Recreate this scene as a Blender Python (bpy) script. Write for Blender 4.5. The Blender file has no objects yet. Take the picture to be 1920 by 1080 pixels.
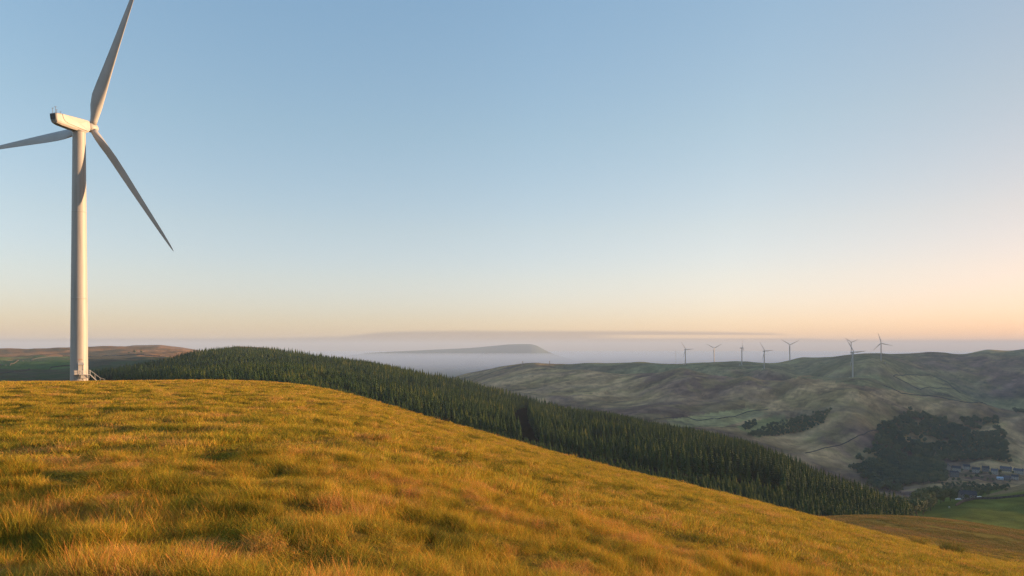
import bpy, math, random
import numpy as np
from mathutils import Vector, Matrix

random.seed(7)
RNG = np.random.default_rng(11)
F = 1280.0            # focal length in pixels of the 1920 wide photograph
HY = 655.0            # horizon row of the photograph
SUN_AZ = 74.0         # degrees clockwise from +Y
SUN_EL = 4.2

# ------------------------------------------------------------------ camera, sky, sun, exposure
S = bpy.context.scene
COL = S.collection
cam_d = bpy.data.cameras.new("camera")
cam = bpy.data.objects.new("camera", cam_d)
COL.objects.link(cam)
cam.location = (0, 0, 0)
cam.rotation_euler = (math.radians(90), 0, 0)
cam_d.sensor_width = 36.0
cam_d.lens = 24.0
cam_d.shift_y = (HY - 540.0) / 1920.0
cam_d.clip_start = 0.1
cam_d.clip_end = 80000.0
S.camera = cam
S.view_settings.view_transform = 'Standard'
S.view_settings.look = 'None'
S.view_settings.gamma = 1.0
S.view_settings.use_curve_mapping = False
S.view_settings.exposure = 1.8
S.cycles.volume_bounces = 0
S.cycles.max_bounces = 5
S.cycles.use_adaptive_sampling = False
S.cycles.denoising_prefilter = 'NONE'
S.cycles.transparent_max_bounces = 8

def nnode(nt, kind, **kw):
    n = nt.nodes.new(kind)
    for k, v in kw.items():
        setattr(n, k, v)
    return n

def mathn(nt, op, a, b=None, c=None, clamp=False):
    n = nt.nodes.new('ShaderNodeMath'); n.operation = op; n.use_clamp = clamp
    for i, v in enumerate((a, b, c)):
        if v is None: continue
        if isinstance(v, (int, float)): n.inputs[i].default_value = v
        else: nt.links.new(v, n.inputs[i])
    return n.outputs[0]

def mixc(nt, fac, a, b, mode='MIX'):
    n = nt.nodes.new('ShaderNodeMix'); n.data_type = 'RGBA'; n.blend_type = mode
    for sock, v in ((n.inputs[0], fac), (n.inputs[6], a), (n.inputs[7], b)):
        if isinstance(v, (int, float)): sock.default_value = v
        elif isinstance(v, (tuple, list)): sock.default_value = (*v[:3], 1)
        else: nt.links.new(v, sock)
    return n.outputs[2]

def ramp(nt, fac, stops, interp='LINEAR'):
    n = nt.nodes.new('ShaderNodeValToRGB'); n.color_ramp.interpolation = interp
    el = n.color_ramp.elements
    while len(el) < len(stops): el.new(0.5)
    for e, (p, c) in zip(el, stops):
        e.position = p
        e.color = (*c[:3], 1) if isinstance(c, (tuple, list)) else (c, c, c, 1)
    nt.links.new(fac, n.inputs[0])
    return n.outputs[0]

W = bpy.data.worlds.new("World"); S.world = W; W.use_nodes = True
nt = W.node_tree; nt.nodes.clear()
wo = nt.nodes.new('ShaderNodeOutputWorld'); bg = nt.nodes.new('ShaderNodeBackground')
sky = nnode(nt, 'ShaderNodeTexSky', sky_type='NISHITA', sun_disc=False)
sky.sun_elevation = math.radians(SUN_EL); sky.sun_rotation = math.radians(SUN_AZ)
sky.altitude = 400; sky.air_density = 1.0; sky.dust_density = 0.7; sky.ozone_density = 1.6
tc = nt.nodes.new('ShaderNodeTexCoord')
# keep the lookup above the horizon so that the air below it continues the horizon's colour
sx = nt.nodes.new('ShaderNodeSeparateXYZ'); nt.links.new(tc.outputs['Generated'], sx.inputs[0])
zc = mathn(nt, 'MAXIMUM', sx.outputs[2], 0.004)
cx = nt.nodes.new('ShaderNodeCombineXYZ')
nt.links.new(sx.outputs[0], cx.inputs[0]); nt.links.new(sx.outputs[1], cx.inputs[1]); nt.links.new(zc, cx.inputs[2])
nt.links.new(cx.outputs[0], sky.inputs['Vector'])
SKYGAIN = ramp(nt, zc, [(0.0, (.88, .80, 1.24)), (.05, (.88, .80, 1.17)), (.10, (1.0, .86, 1.04)), (.17, (1.09, .93, .98)), (.30, (1.11, 1.04, 1.03)), (.50, (1.12, 1.17, 1.21))])
skyc = mixc(nt, 1.0, sky.outputs[0], SKYGAIN, 'MULTIPLY')
# sky colour dimmed and warmed towards the low sun to soften its glow
sv = nt.nodes.new('ShaderNodeVectorMath'); sv.operation = 'DOT_PRODUCT'; nt.links.new(tc.outputs['Generated'], sv.inputs[0])
sv.inputs[1].default_value = (math.sin(math.radians(SUN_AZ)), math.cos(math.radians(SUN_AZ)), 0)
skyc = mixc(nt, 1.0, skyc, ramp(nt, sv.outputs['Value'], [(0.0, (1, 1, 1)), (.30, (1.0, .97, .95)), (.55, (.94, .87, .82)), (.80, (.72, .62, .58)), (1.0, (.62, .52, .5))]), 'MULTIPLY')
# low flat cloud bank along the horizon: u = bearing, v = elevation
ub = mathn(nt, 'DIVIDE', sx.outputs[0], mathn(nt, 'MAXIMUM', sx.outputs[1], 0.05))
vb = mathn(nt, 'DIVIDE', sx.outputs[2], mathn(nt, 'MAXIMUM', sx.outputs[1], 0.05))
cn = nt.nodes.new('ShaderNodeCombineXYZ'); nt.links.new(mathn(nt, 'MULTIPLY', ub, 5.0), cn.inputs[0]); nt.links.new(mathn(nt, 'MULTIPLY', vb, 130.0), cn.inputs[1])
cno = nnode(nt, 'ShaderNodeTexNoise'); cno.inputs['Scale'].default_value = 1.0; cno.inputs['Detail'].default_value = 4; nt.links.new(cn.outputs[0], cno.inputs[0])
topv = ramp(nt, mathn(nt, 'ADD', mathn(nt, 'MULTIPLY', ub, .5), .5), [(0, .40), (.28, .41), (.375, .47), (.405, .66), (.43, .70), (.60, .70), (.69, .62), (.73, .38), (1, .34)])
top_ = mathn(nt, 'MULTIPLY', topv, .0385)
dd = mathn(nt, 'SUBTRACT', mathn(nt, 'MULTIPLY_ADD', cno.outputs[0], .0035, top_), vb)
cm = mathn(nt, 'MULTIPLY', dd, 260.0, clamp=True)
gp = mathn(nt, 'MULTIPLY', mathn(nt, 'SUBTRACT', mathn(nt, 'ABSOLUTE', mathn(nt, 'SUBTRACT', vb, .0185)), .0016), 500.0, clamp=True)   # a slot of clear sky through the bank at right
gr = mathn(nt, 'MULTIPLY', mathn(nt, 'SUBTRACT', ub, .10), 12.0, clamp=True)
slot = mathn(nt, 'SUBTRACT', 1.0, mathn(nt, 'MULTIPLY', gr, mathn(nt, 'SUBTRACT', 1.0, gp)))
skyc = mixc(nt, mathn(nt, 'MULTIPLY', cm, slot), skyc, mixc(nt, 1.0, skyc, (.60, .60, .72), 'MULTIPLY'))
nt.links.new(skyc, bg.inputs[0]); bg.inputs[1].default_value = 0.12
nt.links.new(bg.outputs[0], wo.inputs[0])

sun_d = bpy.data.lights.new("sun", 'SUN'); sun_d.energy = 4.3; sun_d.angle = math.radians(0.6)
sun_d.color = (1.0, 0.60, 0.31)
sun = bpy.data.objects.new("sun", sun_d); COL.objects.link(sun)
a, e = math.radians(SUN_AZ), math.radians(SUN_EL)
SUNV = Vector((math.sin(a)*math.cos(e), math.cos(a)*math.cos(e), math.sin(e)))
sun.rotation_euler = SUNV.to_track_quat('Z', 'Y').to_euler()
sun.location = SUNV * 300

# ------------------------------------------------------------------ helpers
def tag(o, label=None, cat=None, group=None, kind=None):
    if label: o['label'] = label
    if cat: o['category'] = cat
    if group: o['group'] = group
    if kind: o['kind'] = kind
    return o

def empty(name, loc=(0, 0, 0), rz=0.0, parent=None):
    o = bpy.data.objects.new(name, None); COL.objects.link(o)
    o.location = loc; o.rotation_euler = (0, 0, rz); o.empty_display_size = 0.5
    if parent: o.parent = parent
    return o

def link(name, me, parent=None):
    o = bpy.data.objects.new(name, me); COL.objects.link(o)
    if parent: o.parent = parent
    return o

def np_mesh(name, V, Fc, mats, fsize=None, smooth=False, mat_idx=None, col=None, colname='cover'):
    """V (n,3); Fc (m,k) array of faces of k corners, or a list of such arrays"""
    me = bpy.data.meshes.new(name)
    V = np.asarray(V, dtype=np.float32)
    arrs = [np.asarray(f, dtype=np.int32) for f in (Fc if isinstance(Fc, list) else [Fc]) if len(f)]
    me.vertices.add(len(V)); me.vertices.foreach_set('co', V.ravel())
    loops = np.concatenate([f.ravel() for f in arrs])
    sizes = np.concatenate([np.full(len(f), f.shape[1], np.int32) for f in arrs])
    starts = np.concatenate([[0], np.cumsum(sizes)[:-1]]).astype(np.int32)
    me.loops.add(len(loops)); me.loops.foreach_set('vertex_index', loops)
    me.polygons.add(len(sizes)); me.polygons.foreach_set('loop_start', starts)
    me.polygons.foreach_set('loop_total', sizes)
    if mat_idx is not None: me.polygons.foreach_set('material_index', np.asarray(mat_idx, np.int32))
    me.polygons.foreach_set('use_smooth', np.full(len(sizes), bool(smooth)))
    for m in (mats if isinstance(mats, (list, tuple)) else [mats]):
        me.materials.append(m)
    if col is not None:
        ca = me.color_attributes.new(colname, 'FLOAT_COLOR', 'POINT')
        ca.data.foreach_set('color', np.asarray(col, np.float32).ravel())
    me.update(calc_edges=True); me.validate()
    return me

class MB:
    """collects boxes, tubes and free faces into one mesh"""
    def __init__(s): s.v = []; s.f = []; s.m = []
    def add(s, vs, fs, mi=0):
        b = len(s.v); s.v += [tuple(v) for v in vs]; s.f += [tuple(i + b for i in f) for f in fs]; s.m += [mi]*len(fs)
    def box(s, lo, hi, mi=0, M=None):
        x0, y0, z0 = lo; x1, y1, z1 = hi
        vs = [Vector(p) for p in ((x0,y0,z0),(x1,y0,z0),(x1,y1,z0),(x0,y1,z0),(x0,y0,z1),(x1,y0,z1),(x1,y1,z1),(x0,y1,z1))]
        if M: vs = [M @ v for v in vs]
        s.add(vs, [(3,2,1,0),(4,5,6,7),(0,1,5,4),(1,2,6,5),(2,3,7,6),(3,0,4,7)], mi)
    def tube(s, p, q, r0, r1=None, n=6, mi=0, cap=True):
        p = Vector(p); q = Vector(q); r1 = r0 if r1 is None else r1
        d = (q - p).normalized(); u = d.orthogonal().normalized(); w = d.cross(u)
        vs = []
        for c, r in ((p, r0), (q, r1)):
            for k in range(n):
                t = 2*math.pi*k/n; vs.append(c + r*(math.cos(t)*u + math.sin(t)*w))
        fs = [(k, (k+1) % n, n+(k+1) % n, n+k) for k in range(n)]
        if cap: fs += [tuple(range(n-1, -1, -1)), tuple(range(n, 2*n))]
        s.add(vs, fs, mi)
    def loft(s, rings, mi=0, cap0=True, cap1=True):
        n = len(rings[0]); vs = [v for r in rings for v in r]; fs = []
        for i in range(len(rings)-1):
            for k in range(n):
                fs.append((i*n+k, i*n+(k+1) % n, (i+1)*n+(k+1) % n, (i+1)*n+k))
        if cap0: fs.append(tuple(range(n-1, -1, -1)))
        if cap1: fs.append(tuple((len(rings)-1)*n+k for k in range(n)))
        s.add(vs, fs, mi)
    def mesh(s, name, mats, smooth=False):
        me = bpy.data.meshes.new(name); me.from_pydata(s.v, [], s.f)
        for m in (mats if isinstance(mats, (list, tuple)) else [mats]): me.materials.append(m)
        me.polygons.foreach_set('material_index', s.m)
        me.polygons.foreach_set('use_smooth', [smooth]*len(s.f))
        me.update(); return me

def new_mat(name, rough=0.8, spec=0.3):
    m = bpy.data.materials.new(name); m.use_nodes = True
    b = m.node_tree.nodes['Principled BSDF']
    b.inputs['Roughness'].default_value = rough
    b.inputs['Specular IOR Level'].default_value = spec
    return m, m.node_tree, b

def paint(name, c, rough=0.5, var=0.06, scale=1.0, spec=0.4):
    m, nt, b = new_mat(name, rough, spec)
    t = nt.nodes.new('ShaderNodeTexCoord')
    n = nnode(nt, 'ShaderNodeTexNoise'); n.inputs['Scale'].default_value = scale; n.inputs['Detail'].default_value = 5
    nt.links.new(t.outputs['Object'], n.inputs[0])
    lo = tuple(max(0, x*(1-var)) for x in c); hi = tuple(min(1, x*(1+var)) for x in c)
    nt.links.new(ramp(nt, n.outputs[0], [(0.3, lo), (0.7, hi)]), b.inputs['Base Color'])
    return m

# value noise in numpy
def _h(ix, iy, seed):
    n = (ix.astype(np.int64)*374761393 + iy.astype(np.int64)*668265263 + seed*974634777) & 0xffffffff
    n = ((n ^ (n >> 13))*1274126177) & 0xffffffff
    n = n ^ (n >> 16)
    return (n & 0xffffff)/float(0xffffff)
def vnoise(x, y, seed=0):
    ix = np.floor(x); iy = np.floor(y); fx = x-ix; fy = y-iy
    fx = fx*fx*fx*(fx*(fx*6-15)+10); fy = fy*fy*fy*(fy*(fy*6-15)+10)
    a = _h(ix, iy, seed); b = _h(ix+1, iy, seed); c = _h(ix, iy+1, seed); d = _h(ix+1, iy+1, seed)
    return (a*(1-fx)+b*fx)*(1-fy) + (c*(1-fx)+d*fx)*fy
def fbm(x, y, oct=4, seed=0, gain=0.5):
    s = 0; a = 1; t = 0
    for i in range(oct):
        c, sn = math.cos(i*1.3), math.sin(i*1.3)
        s = s + a*vnoise((x*c-y*sn)*2**i, (x*sn+y*c)*2**i, seed+i*17); t += a; a *= gain
    return s/t
def sstep(a, b, x):
    t = np.clip((x-a)/(b-a), 0, 1); return t*t*(3-2*t)

# ------------------------------------------------------------------ the lie of the land
EYE = 2.4
SIL = np.array([(-400,722),(-150,720),(0,717),(150,716.5),(300,715),(440,715),(520,719),(600,730),(700,755),(780,780),(850,800),(960,830),(1100,868),(1300,915),(1500,965),(1700,1017),(1920,1063),(2200,1105)], float)
YST = np.array([(-400,180),(0,172),(440,165),(600,150),(850,110),(1100,95),(1500,80),(1920,72),(2200,70)], float)
ctl = []   # (px, py, Y)
for px in (-400,-200,0,150,300,440,520,600,700,780,850,960,1100,1300,1500,1700,1920,2200):
    s = (np.interp(px, SIL[:,0], SIL[:,1]) - HY)/F; ys = np.interp(px, YST[:,0], YST[:,1])
    k = EYE/ys**2; g = s - 2*math.sqrt(EYE*k)
    for Y in (3,6,12,25,50,ys*0.8,ys,ys*1.25):
        z = -EYE - Y*g - k*Y*Y
        ctl.append((px, HY - F*z/Y, Y))
ctl += [
 # left: dip, shadowed fields, brown hill, second hill
 (-400,742,330),(-400,722,700),(-400,690,1300),(-400,668,1900),(-400,656,2400),(-400,690,4000),
 (0,742,330),(0,722,700),(0,692,1250),(0,668,1900),(0,655,2350),(0,672,3300),
 (120,740,330),(120,720,650),(120,692,1250),(120,666,1900),(120,651.5,2350),(120,668,3000),
 (200,740,330),(200,716,650),(200,690,1200),(200,666,1900),(200,651.5,2350),(200,664,2900),
 (300,738,330),(300,716,600),(300,694,1000),(300,672,1700),(300,654,2300),(300,668,2800),(300,690,3400),(300,690,4500),
 (370,738,330),(370,724,480),(370,674,950),(370,680,1400),(370,664,2100),(370,676,2700),(370,690,3500),(370,700,4500),
 # forest hill, ground under the trees
 (430,738,330),(430,724,480),(430,668,1000),(430,658,1400),(430,690,2200),(430,685,3500),  # unseen rise behind the trees, here and next row, lifted to shade left fields
 (550,742,310),(550,734,420),(550,674,1020),(550,668,1420),(550,690,1800),(550,700,2500),
 (700,784,280),(700,782,400),(700,697,950),(700,715,1500),(700,722,2500),
 (850,826,260),(850,826,390),(850,727,920),(850,750,1400),(850,745,2300),
 (960,862,250),(960,856,380),(960,757,900),(960,785,1350),
 (1150,905,240),(1150,900,365),(1150,790,820),(1150,825,1200),
 (1300,945,230),(1300,936,350),(1300,822,750),(1300,860,1050),
 (1420,968,220),(1420,958,350),(1420,856,690),(1420,900,950),
 (1500,972,300),(1500,976,345),(1500,888,600),(1500,925,800),
 (1600,1003,180),(1600,968,300),(1600,984,360),(1600,933,510),(1600,965,650),
 (1700,1035,160),(1700,971,300),(1700,992,370),(1700,965,480),(1700,955,650),
 # lower field, clough and green field on the right
 (1800,1055,140),(1800,979,290),(1800,1000,370),(1800,962,470),(1800,938,550),(1800,945,700),(1800,925,950),
 (1920,1085,130),(1920,998,280),(1920,1016,350),(1920,965,460),(1920,932,550),(1920,908,640),(1920,925,800),(1920,910,1050),
 (2200,1120,130),(2200,1020,270),(2200,965,450),(2200,905,600),(2200,890,900),
 # far side of the valley
 (760,716,3200),(860,708,2750),(860,735,2000),(940,692,2650),(940,706,2400),(940,738,1900),
 (1000,684,2550),(1000,715,2150),(1000,755,1750),
 (1100,682.5,2500),(1100,715,2100),(1100,755,1750),
 (1200,684,2500),(1200,682,3000),(1200,706,2150),(1200,745,1850),(1200,780,1500),
 (1285,685,2560),(1285,682,3000),(1285,700,2000),(1300,735,1800),(1300,792,1500),(1300,815,1250),
 (1339,682,3000),(1390,684.5,2400),(1390,680,2950),(1433,693,2200),
 (1400,697.5,1950),(1400,706,2080),(1400,730,1780),(1400,770,1620),(1400,798,1480),(1400,850,1150),
 (1481,677,2700),(1500,673,2950),(1500,700.5,1950),(1500,710,2080),(1500,740,1720),(1500,785,1560),(1500,830,1380),(1500,885,1100),
 (1599,700,1945),(1600,668.5,2950),(1585,712,1830),(1600,730,1700),(1600,790,1480),(1600,850,1330),(1600,905,1120),
 (1652,678,2200),(1700,665,2900),(1700,700,2250),(1700,730,2000),(1700,739,1800),(1700,770,1650),(1700,820,1480),(1700,880,1320),(1700,915,1150),
 (1760,663,2900),(1760,735,2100),(1770,744,1800),(1790,790,1600),(1800,840,1450),(1800,882,1310),(1800,898,1230),
 (1840,661,2900),(1840,690,2600),(1840,745,2250),(1840,775,2000),(1840,755.5,1750),(1840,790,1600),
 (1920,659,2900),(1920,690,2600),(1920,740,2250),(1920,800,1950),(1920,770,1680),(1920,830,1520),(1920,880,1340),(1920,896,1250),
 (1920,664,3400),(1800,668,3300),(1800,665,3150),(1860,664,3200),(2050,660,3100),(2200,662,3600),(1850,656,3900),(1770,668,3900),(1930,654,4300),
 (2200,655,2900),(2200,700,2400),(2200,800,1900),(2200,760,1600),(2200,870,1300),
]
P = [((px-960)/F*Y, Y, (HY-py)/F*Y) for px, py, Y in ctl]
# behind and beside the camera, the far lowland and the high ground out of frame on the right, added to shade the valley and far turbines
def pol(az, r, z): P.append((r*math.sin(math.radians(az)), r*math.cos(math.radians(az)), z))
for az, zz in ((120,-.16),(150,-.02),(180,.05),(210,.08),(240,.07),(270,.03),(300,.0)):
    for r in (3, 10, 40, 150): pol(az, r, -EYE + zz*r*(1 if zz > 0 else 1))
    pol(az, 700, 30 if zz > 0 else -60); pol(az, 3000, -40); pol(az, 9000, -230)
for az in (62, 75, 90, 105):
    pol(az, 3, -2.3); pol(az, 40, -12); pol(az, 150, -45); pol(az, 600, -150); pol(az, 1500, -190)
    pol(az, 2600, 85); pol(az, 3600, 70); pol(az, 6000, -60); pol(az, 9000, -200)
for az in (48, 55):
    pol(az, 3000, 70); pol(az, 4000, 200); pol(az, 5200, 110); pol(az, 10000, -200)
for az in (45.5,): pol(az, 4300, 215); pol(az, 5000, 190)
for az in (-70, -55, -38, -25, -12, 0, 12, 25, 35):
    pol(az, 5200 if az < 20 else 6500, -245); pol(az, 9000, -250); pol(az, 30000, -250)
for az in (-25, -12, -5, 5, 12, 22): pol(az, 3900, -215)
for az in (60, 90, 150, 210, 270): pol(az, 30000, -250)
P = np.array(P)
def warp(x, y):
    r = np.hypot(x, y) + 1e-6; q = np.log1p(r/15.0)/r
    return x*q, y*q, r
def _solve():
    wx, wy, r = warp(P[:,0], P[:,1]); w = (P[:,2]+EYE)/r
    n = len(P); d2 = (wx[:,None]-wx)**2 + (wy[:,None]-wy)**2 + 1e-12
    K = 0.5*d2*np.log(d2); K[np.arange(n), np.arange(n)] = 2e-4
    A = np.zeros((n+3, n+3)); A[:n,:n] = K; A[:n,n] = 1; A[:n,n+1] = wx; A[:n,n+2] = wy; A[n:,:n] = A[:n,n:].T
    c = np.linalg.solve(A, np.concatenate([w, [0,0,0]])); return wx, wy, c
RX, RY, RC = _solve()
PEN = np.array([(560,676),(640,668),(690,661.5),(740,659),(800,656),(880,652.5),(930,648),(955,645.5),(975,645),(996,645.3),(1006,648),(1014,652),(1022,656.5),(1040,664),(1080,676)], float)
def crestY(px): return np.interp(px, [1000,1200,1290,1400,1560,1650,1760,1920], [2380,2230,2060,1950,1900,1850,1800,1700])
def height(x, y, detail=True):
    x = np.atleast_1d(np.asarray(x, float)); y = np.atleast_1d(np.asarray(y, float))
    wx, wy, r = warp(x, y); out = np.zeros(len(x)); n = len(RX)
    for i in range(0, len(x), 20000):
        s = slice(i, i+20000)
        d2 = (wx[s,None]-RX)**2 + (wy[s,None]-RY)**2 + 1e-12
        out[s] = (0.5*d2*np.log(d2)) @ RC[:n] + RC[n] + RC[n+1]*wx[s] + RC[n+2]*wy[s]
    z = out*r - EYE
    far = sstep(5000, 8000, r); z = z*(1-far) + (-250)*far
    if detail:
        near = 1-sstep(150, 330, r)
        z += near*sstep(1.5, 8, r)*(0.36*(fbm(x/8.5, y/6.5, 3, 3)-.5) + 0.36*(fbm(x/1.1, y/1.0, 2, 9)-.5))
        mid = sstep(220, 520, r)*(1-sstep(560, 900, r))
        z += mid*5.0*(fbm(x/55, y/55, 4, 21)-.5)
        fz = sstep(1000, 1500, r)*(1-sstep(4200, 6000, r))
        rid = 1-np.abs(2*fbm(x/330+.4*y/330, y/330, 5, 31, .55)-1)
        ang = (x*.80+y*.60); acr = (-x*.60+y*.80)
        gul = 1-np.abs(2*fbm(acr/170+.6*vnoise(x/300, y/300, 5), ang/620, 4, 33, .5)-1)
        z += fz*((14*(rid-.78) + 22*(gul-.72))*(1-.88*sstep(1950, 2600, y)) + 6*(fbm(x/90, y/90, 3, 41)-.5))
        u = np.where(y > 1, 960+F*x/np.maximum(y, 1), -9999)
        z -= 24*np.exp(-((y-crestY(u)-120)/75)**2)*sstep(1000, 1120, u)*fz
    # the long whale-backed hill far out over the lowland
    px = 960 + F*x/np.maximum(y, 1)
    hz = (HY-np.interp(px, PEN[:,0], PEN[:,1]))/F*14000
    hz = hz*1.0
    b = np.exp(-((y-14000)/1300.0)**2)*(y > 6000)*sstep(480, 640, px)*(1-sstep(1060, 1150, px))
    z = z + (hz+250)*b
    h2 = (HY-np.interp(px, [60,130,200,250,300,340,370,420,480], [676,666,654,647.5,646.5,651,656,668,684]))/F*3400
    z0 = np.exp(-((y-3400)/300.0)**2)*(y > 2500)*sstep(40, 130, px)*(1-sstep(430, 500, px))
    z = z + (h2-z)*z0
    return z
def zat(x, y, detail=True): return float(height([x], [y], detail)[0])
def hit(px, py, y0, y1):
    """first point of the ground met along a line of sight, from depth y0 on"""
    Y = np.linspace(y0, y1, 500); X = (px-960)/F*Y; Z = height(X, Y)
    d = Z - (HY-py)/F*Y
    i = np.argmax(d > 0) if (d > 0).any() else int(np.argmax(d))
    return Vector((X[i], Y[i], Z[i]))
def at(px, Y): 
    x = (px-960)/F*Y; return Vector((x, Y, zat(x, Y)))

def inpoly(px, py, poly):
    r = np.zeros(px.shape, bool); n = len(poly)
    for i in range(n):
        x0, y0 = poly[i]; x1, y1 = poly[(i+1) % n]
        c = ((y0 > py) != (y1 > py)) & (px < (x1-x0)*(py-y0)/((y1-y0) or 1e-9)+x0)
        r ^= c
    return r

# ------------------------------------------------------------------ forest outline (by bearing and depth)
FN = np.array([(150,650),(200,560),(300,480),(430,450),(600,420),(700,400),(960,380),(1300,350),(1500,345),(1600,352),(1650,365),(1715,400)], float)
FF = np.array([(150,660),(200,760),(250,860),(350,960),(430,1080),(700,1040),(960,980),(1300,830),(1500,680),(1600,590),(1650,530),(1715,440)], float)
def forest_mask(x, y):
    px = 960 + F*x/np.maximum(y, 1); yn = np.interp(px, FN[:,0], FN[:,1]); yf = np.interp(px, FF[:,0], FF[:,1])
    j = 14*(fbm(x/40, y/40, 3, 71)-.5)
    m = (y > yn+j) & (y < yf+j) & (px > 165) & (px < 1712)
    return m, px, yn, yf

# ------------------------------------------------------------------ ground sheet
def build_ground():
    az = np.concatenate([np.arange(-180, -46, 3.0), np.arange(-46, 46, 0.1), np.arange(46, 180, 3.0)])
    rr = np.concatenate([[0.6], np.geomspace(1.2, 900, 330), np.geomspace(910, 4200, 190), np.geomspace(4300, 30000, 90)])
    A, R = np.meshgrid(np.radians(az), rr, indexing='xy')
    X = (R*np.sin(A)).ravel(); Y = (R*np.cos(A)).ravel()
    Z = height(X, Y)
    na, nr = len(az), len(rr)
    V = np.stack([X, Y, Z], 1)
    i = np.arange(nr-1)[:,None]; j = np.arange(na)[None,:]; j2 = (j+1) % na
    a0 = i*na+j; a1 = i*na+j2; b0 = (i+1)*na+j; b1 = (i+1)*na+j2
    Q = np.stack([a0+0*j, b0+0*j, b1+0*j, a1+0*j], -1).reshape(-1, 4)
    cvi = len(V); V = np.vstack([V, [[0, 0, -EYE]]])
    T = np.stack([np.arange(na), (np.arange(na)+1) % na, np.full(na, cvi)], 1)
    # ground cover: what grows where
    x, y = V[:,0], V[:,1]; r = np.hypot(x, y)
    yy = np.maximum(y, 1); px = np.where(y > 1, 960+F*x/yy, -9999); py = np.where(y > 1, HY-F*V[:,2]/yy, 0)
    def C(*c): return np.array(c)[None,:]
    n1 = fbm(x/260, y/260, 5, 51, .6)[:,None]; n2 = fbm(x/70, y/70, 4, 61, .6)[:,None]; n3 = fbm(x/600, y/600, 3, 81)[:,None]
    heath = C(.11,.078,.062); bent = C(.24,.175,.095); olive = C(.16,.14,.06); past = C(.115,.125,.065)
    c = heath*(1-sstep(.42,.60,n1)) + bent*sstep(.42,.60,n1)
    m = sstep(.50,.62,n2)*.5; c = c*(1-m)+olive*m
    st = fbm((-x*.60+y*.80)/45, (x*.80+y*.60)/260, 4, 57, .6)[:,None]; c = c*(.74+.46*sstep(.3,.7,st))
    # plateau pasture
    m = (sstep(60,100,y-crestY(px))*(y > 1500)*sstep(950,1100,px))[:,None]*sstep(.34,.56,.5*n3+.5*n1)*.75; c = c*(1-m)+past*m
    def region(poly, colr, k=1.0):
        nonlocal c
        mm = (inpoly(px, py, poly) & (y > 1000))[:,None]*k
        c = c*(1-mm) + colr*mm
    region([(1480,707),(1600,703),(1680,706),(1720,735),(1650,728),(1540,712)], past, .8)
    region([(1675,706),(1745,703),(1788,729),(1722,728)], C(.20,.185,.09), .8)
    region([(1728,729.5),(1788,729.5),(1798,736),(1740,737)], C(.19,.18,.09), .75)
    region([(1250,787),(1400,765),(1440,775),(1360,800),(1260,800)], C(.19,.19,.09), .8)
    region([(1380,800),(1470,775),(1480,800),(1420,822)], C(.15,.18,.07), .6)
    region([(1150,684),(1420,684),(1440,694),(1200,688)], past, .7)
    # heather scar bands on the valley side
    band = sstep(.60,.72,fbm(x/420, y/60, 4, 91))[:,None]*sstep(900,1300,r)[:,None]
    c = c*(1-.45*band) + C(.075,.06,.055)*.45*band
    # left hill: rusty moor above, pasture below
    L = (sstep(560,330,px)*sstep(1000,1150,r))[:,None] * (y > 600)[:,None]
    rust = C(.30,.165,.075)*(.75+.5*n1)
    c = c*(1-L) + rust*L
    L2 = ((px < 420) & (y > 300) & (r < 1890+90*(n3[:,0]-.5)+60*(n2[:,0]-.5)))[:,None]*1.0
    gl = C(.07,.09,.038)*(1-sstep(.45,.6,n2)) + C(.095,.085,.05)*sstep(.45,.6,n2)  # pasture darkened and muted, shade over these fields put into its colour
    c = c*(1-L2) + gl*L2
    m = ((px < 140) & (y > 1250) & (y < 1800))[:,None]*sstep(.35,.5,n2+.15*n3)*.8
    c = c*(1-m) + C(.08,.15,.04)*m
    c = np.where((r > 1000)[:,None] & (px > 500)[:,None], c*C(1.92,1.70,1.52), c)  # far cover warmed, and lightened in place of denser haze
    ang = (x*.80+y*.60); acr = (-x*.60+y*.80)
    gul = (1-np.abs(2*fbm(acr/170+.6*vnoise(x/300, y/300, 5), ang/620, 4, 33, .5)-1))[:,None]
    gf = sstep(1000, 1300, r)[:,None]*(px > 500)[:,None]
    c = c*(1-gf) + c*gf*(.80+.28*sstep(.45, .95, gul))*(.82+.36*sstep(.35, .65, fbm(acr/24, ang/70, 4, 131, .65)[:,None]))  # gullies darkened and ribs lightened in the colour so the folds show like shading
    line = np.exp(-((gul-.975)/.02)**2); c = c*(1-gf*line*.22) + C(.26,.21,.12)*gf*line*.22     # rib tops painted paler to bring out the relief
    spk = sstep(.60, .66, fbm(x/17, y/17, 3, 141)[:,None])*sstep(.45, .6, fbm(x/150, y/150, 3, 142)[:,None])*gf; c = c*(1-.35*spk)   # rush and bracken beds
    # near field
    nn = (1-sstep(260, 340, r))[:,None]; g1 = fbm(x/6, y/6, 4, 5)[:,None]
    c = c*(1-nn) + (C(.20,.125,.03)*(1-g1)+C(.13,.10,.02)*g1)*nn
    # lower field on the right, then the green one with the farm
    a_ = ((px > 1480) & (y > 150) & (y < 330))[:,None]*1.0
    c = c*(1-a_) + (C(.165,.115,.035)*(1-n2)+C(.13,.12,.03)*n2)*a_
    m = ((px > 1700) & (y > 330) & (y < 1000))[:,None]*1.0
    c = c*(1-m) + (C(.13,.15,.035)*(.6+.6*fbm(x/22, y/14, 4, 66)[:,None]))*m
    m = (sstep(1835, 1860, px)*sstep(575, 600, y)*(y < 800))[:,None]*.9
    c = c*(1-m) + C(.26,.18,.10)*m
    m = (sstep(1720,1760,px)*sstep(235,260,y)*(y < 330))[:,None]*sstep(.38,.55,n2)*.8
    c = c*(1-m) + C(.17,.19,.035)*m
    fm, *_ = forest_mask(x, y); fm = (fm & (y > 300))[:,None]*1.0
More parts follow.
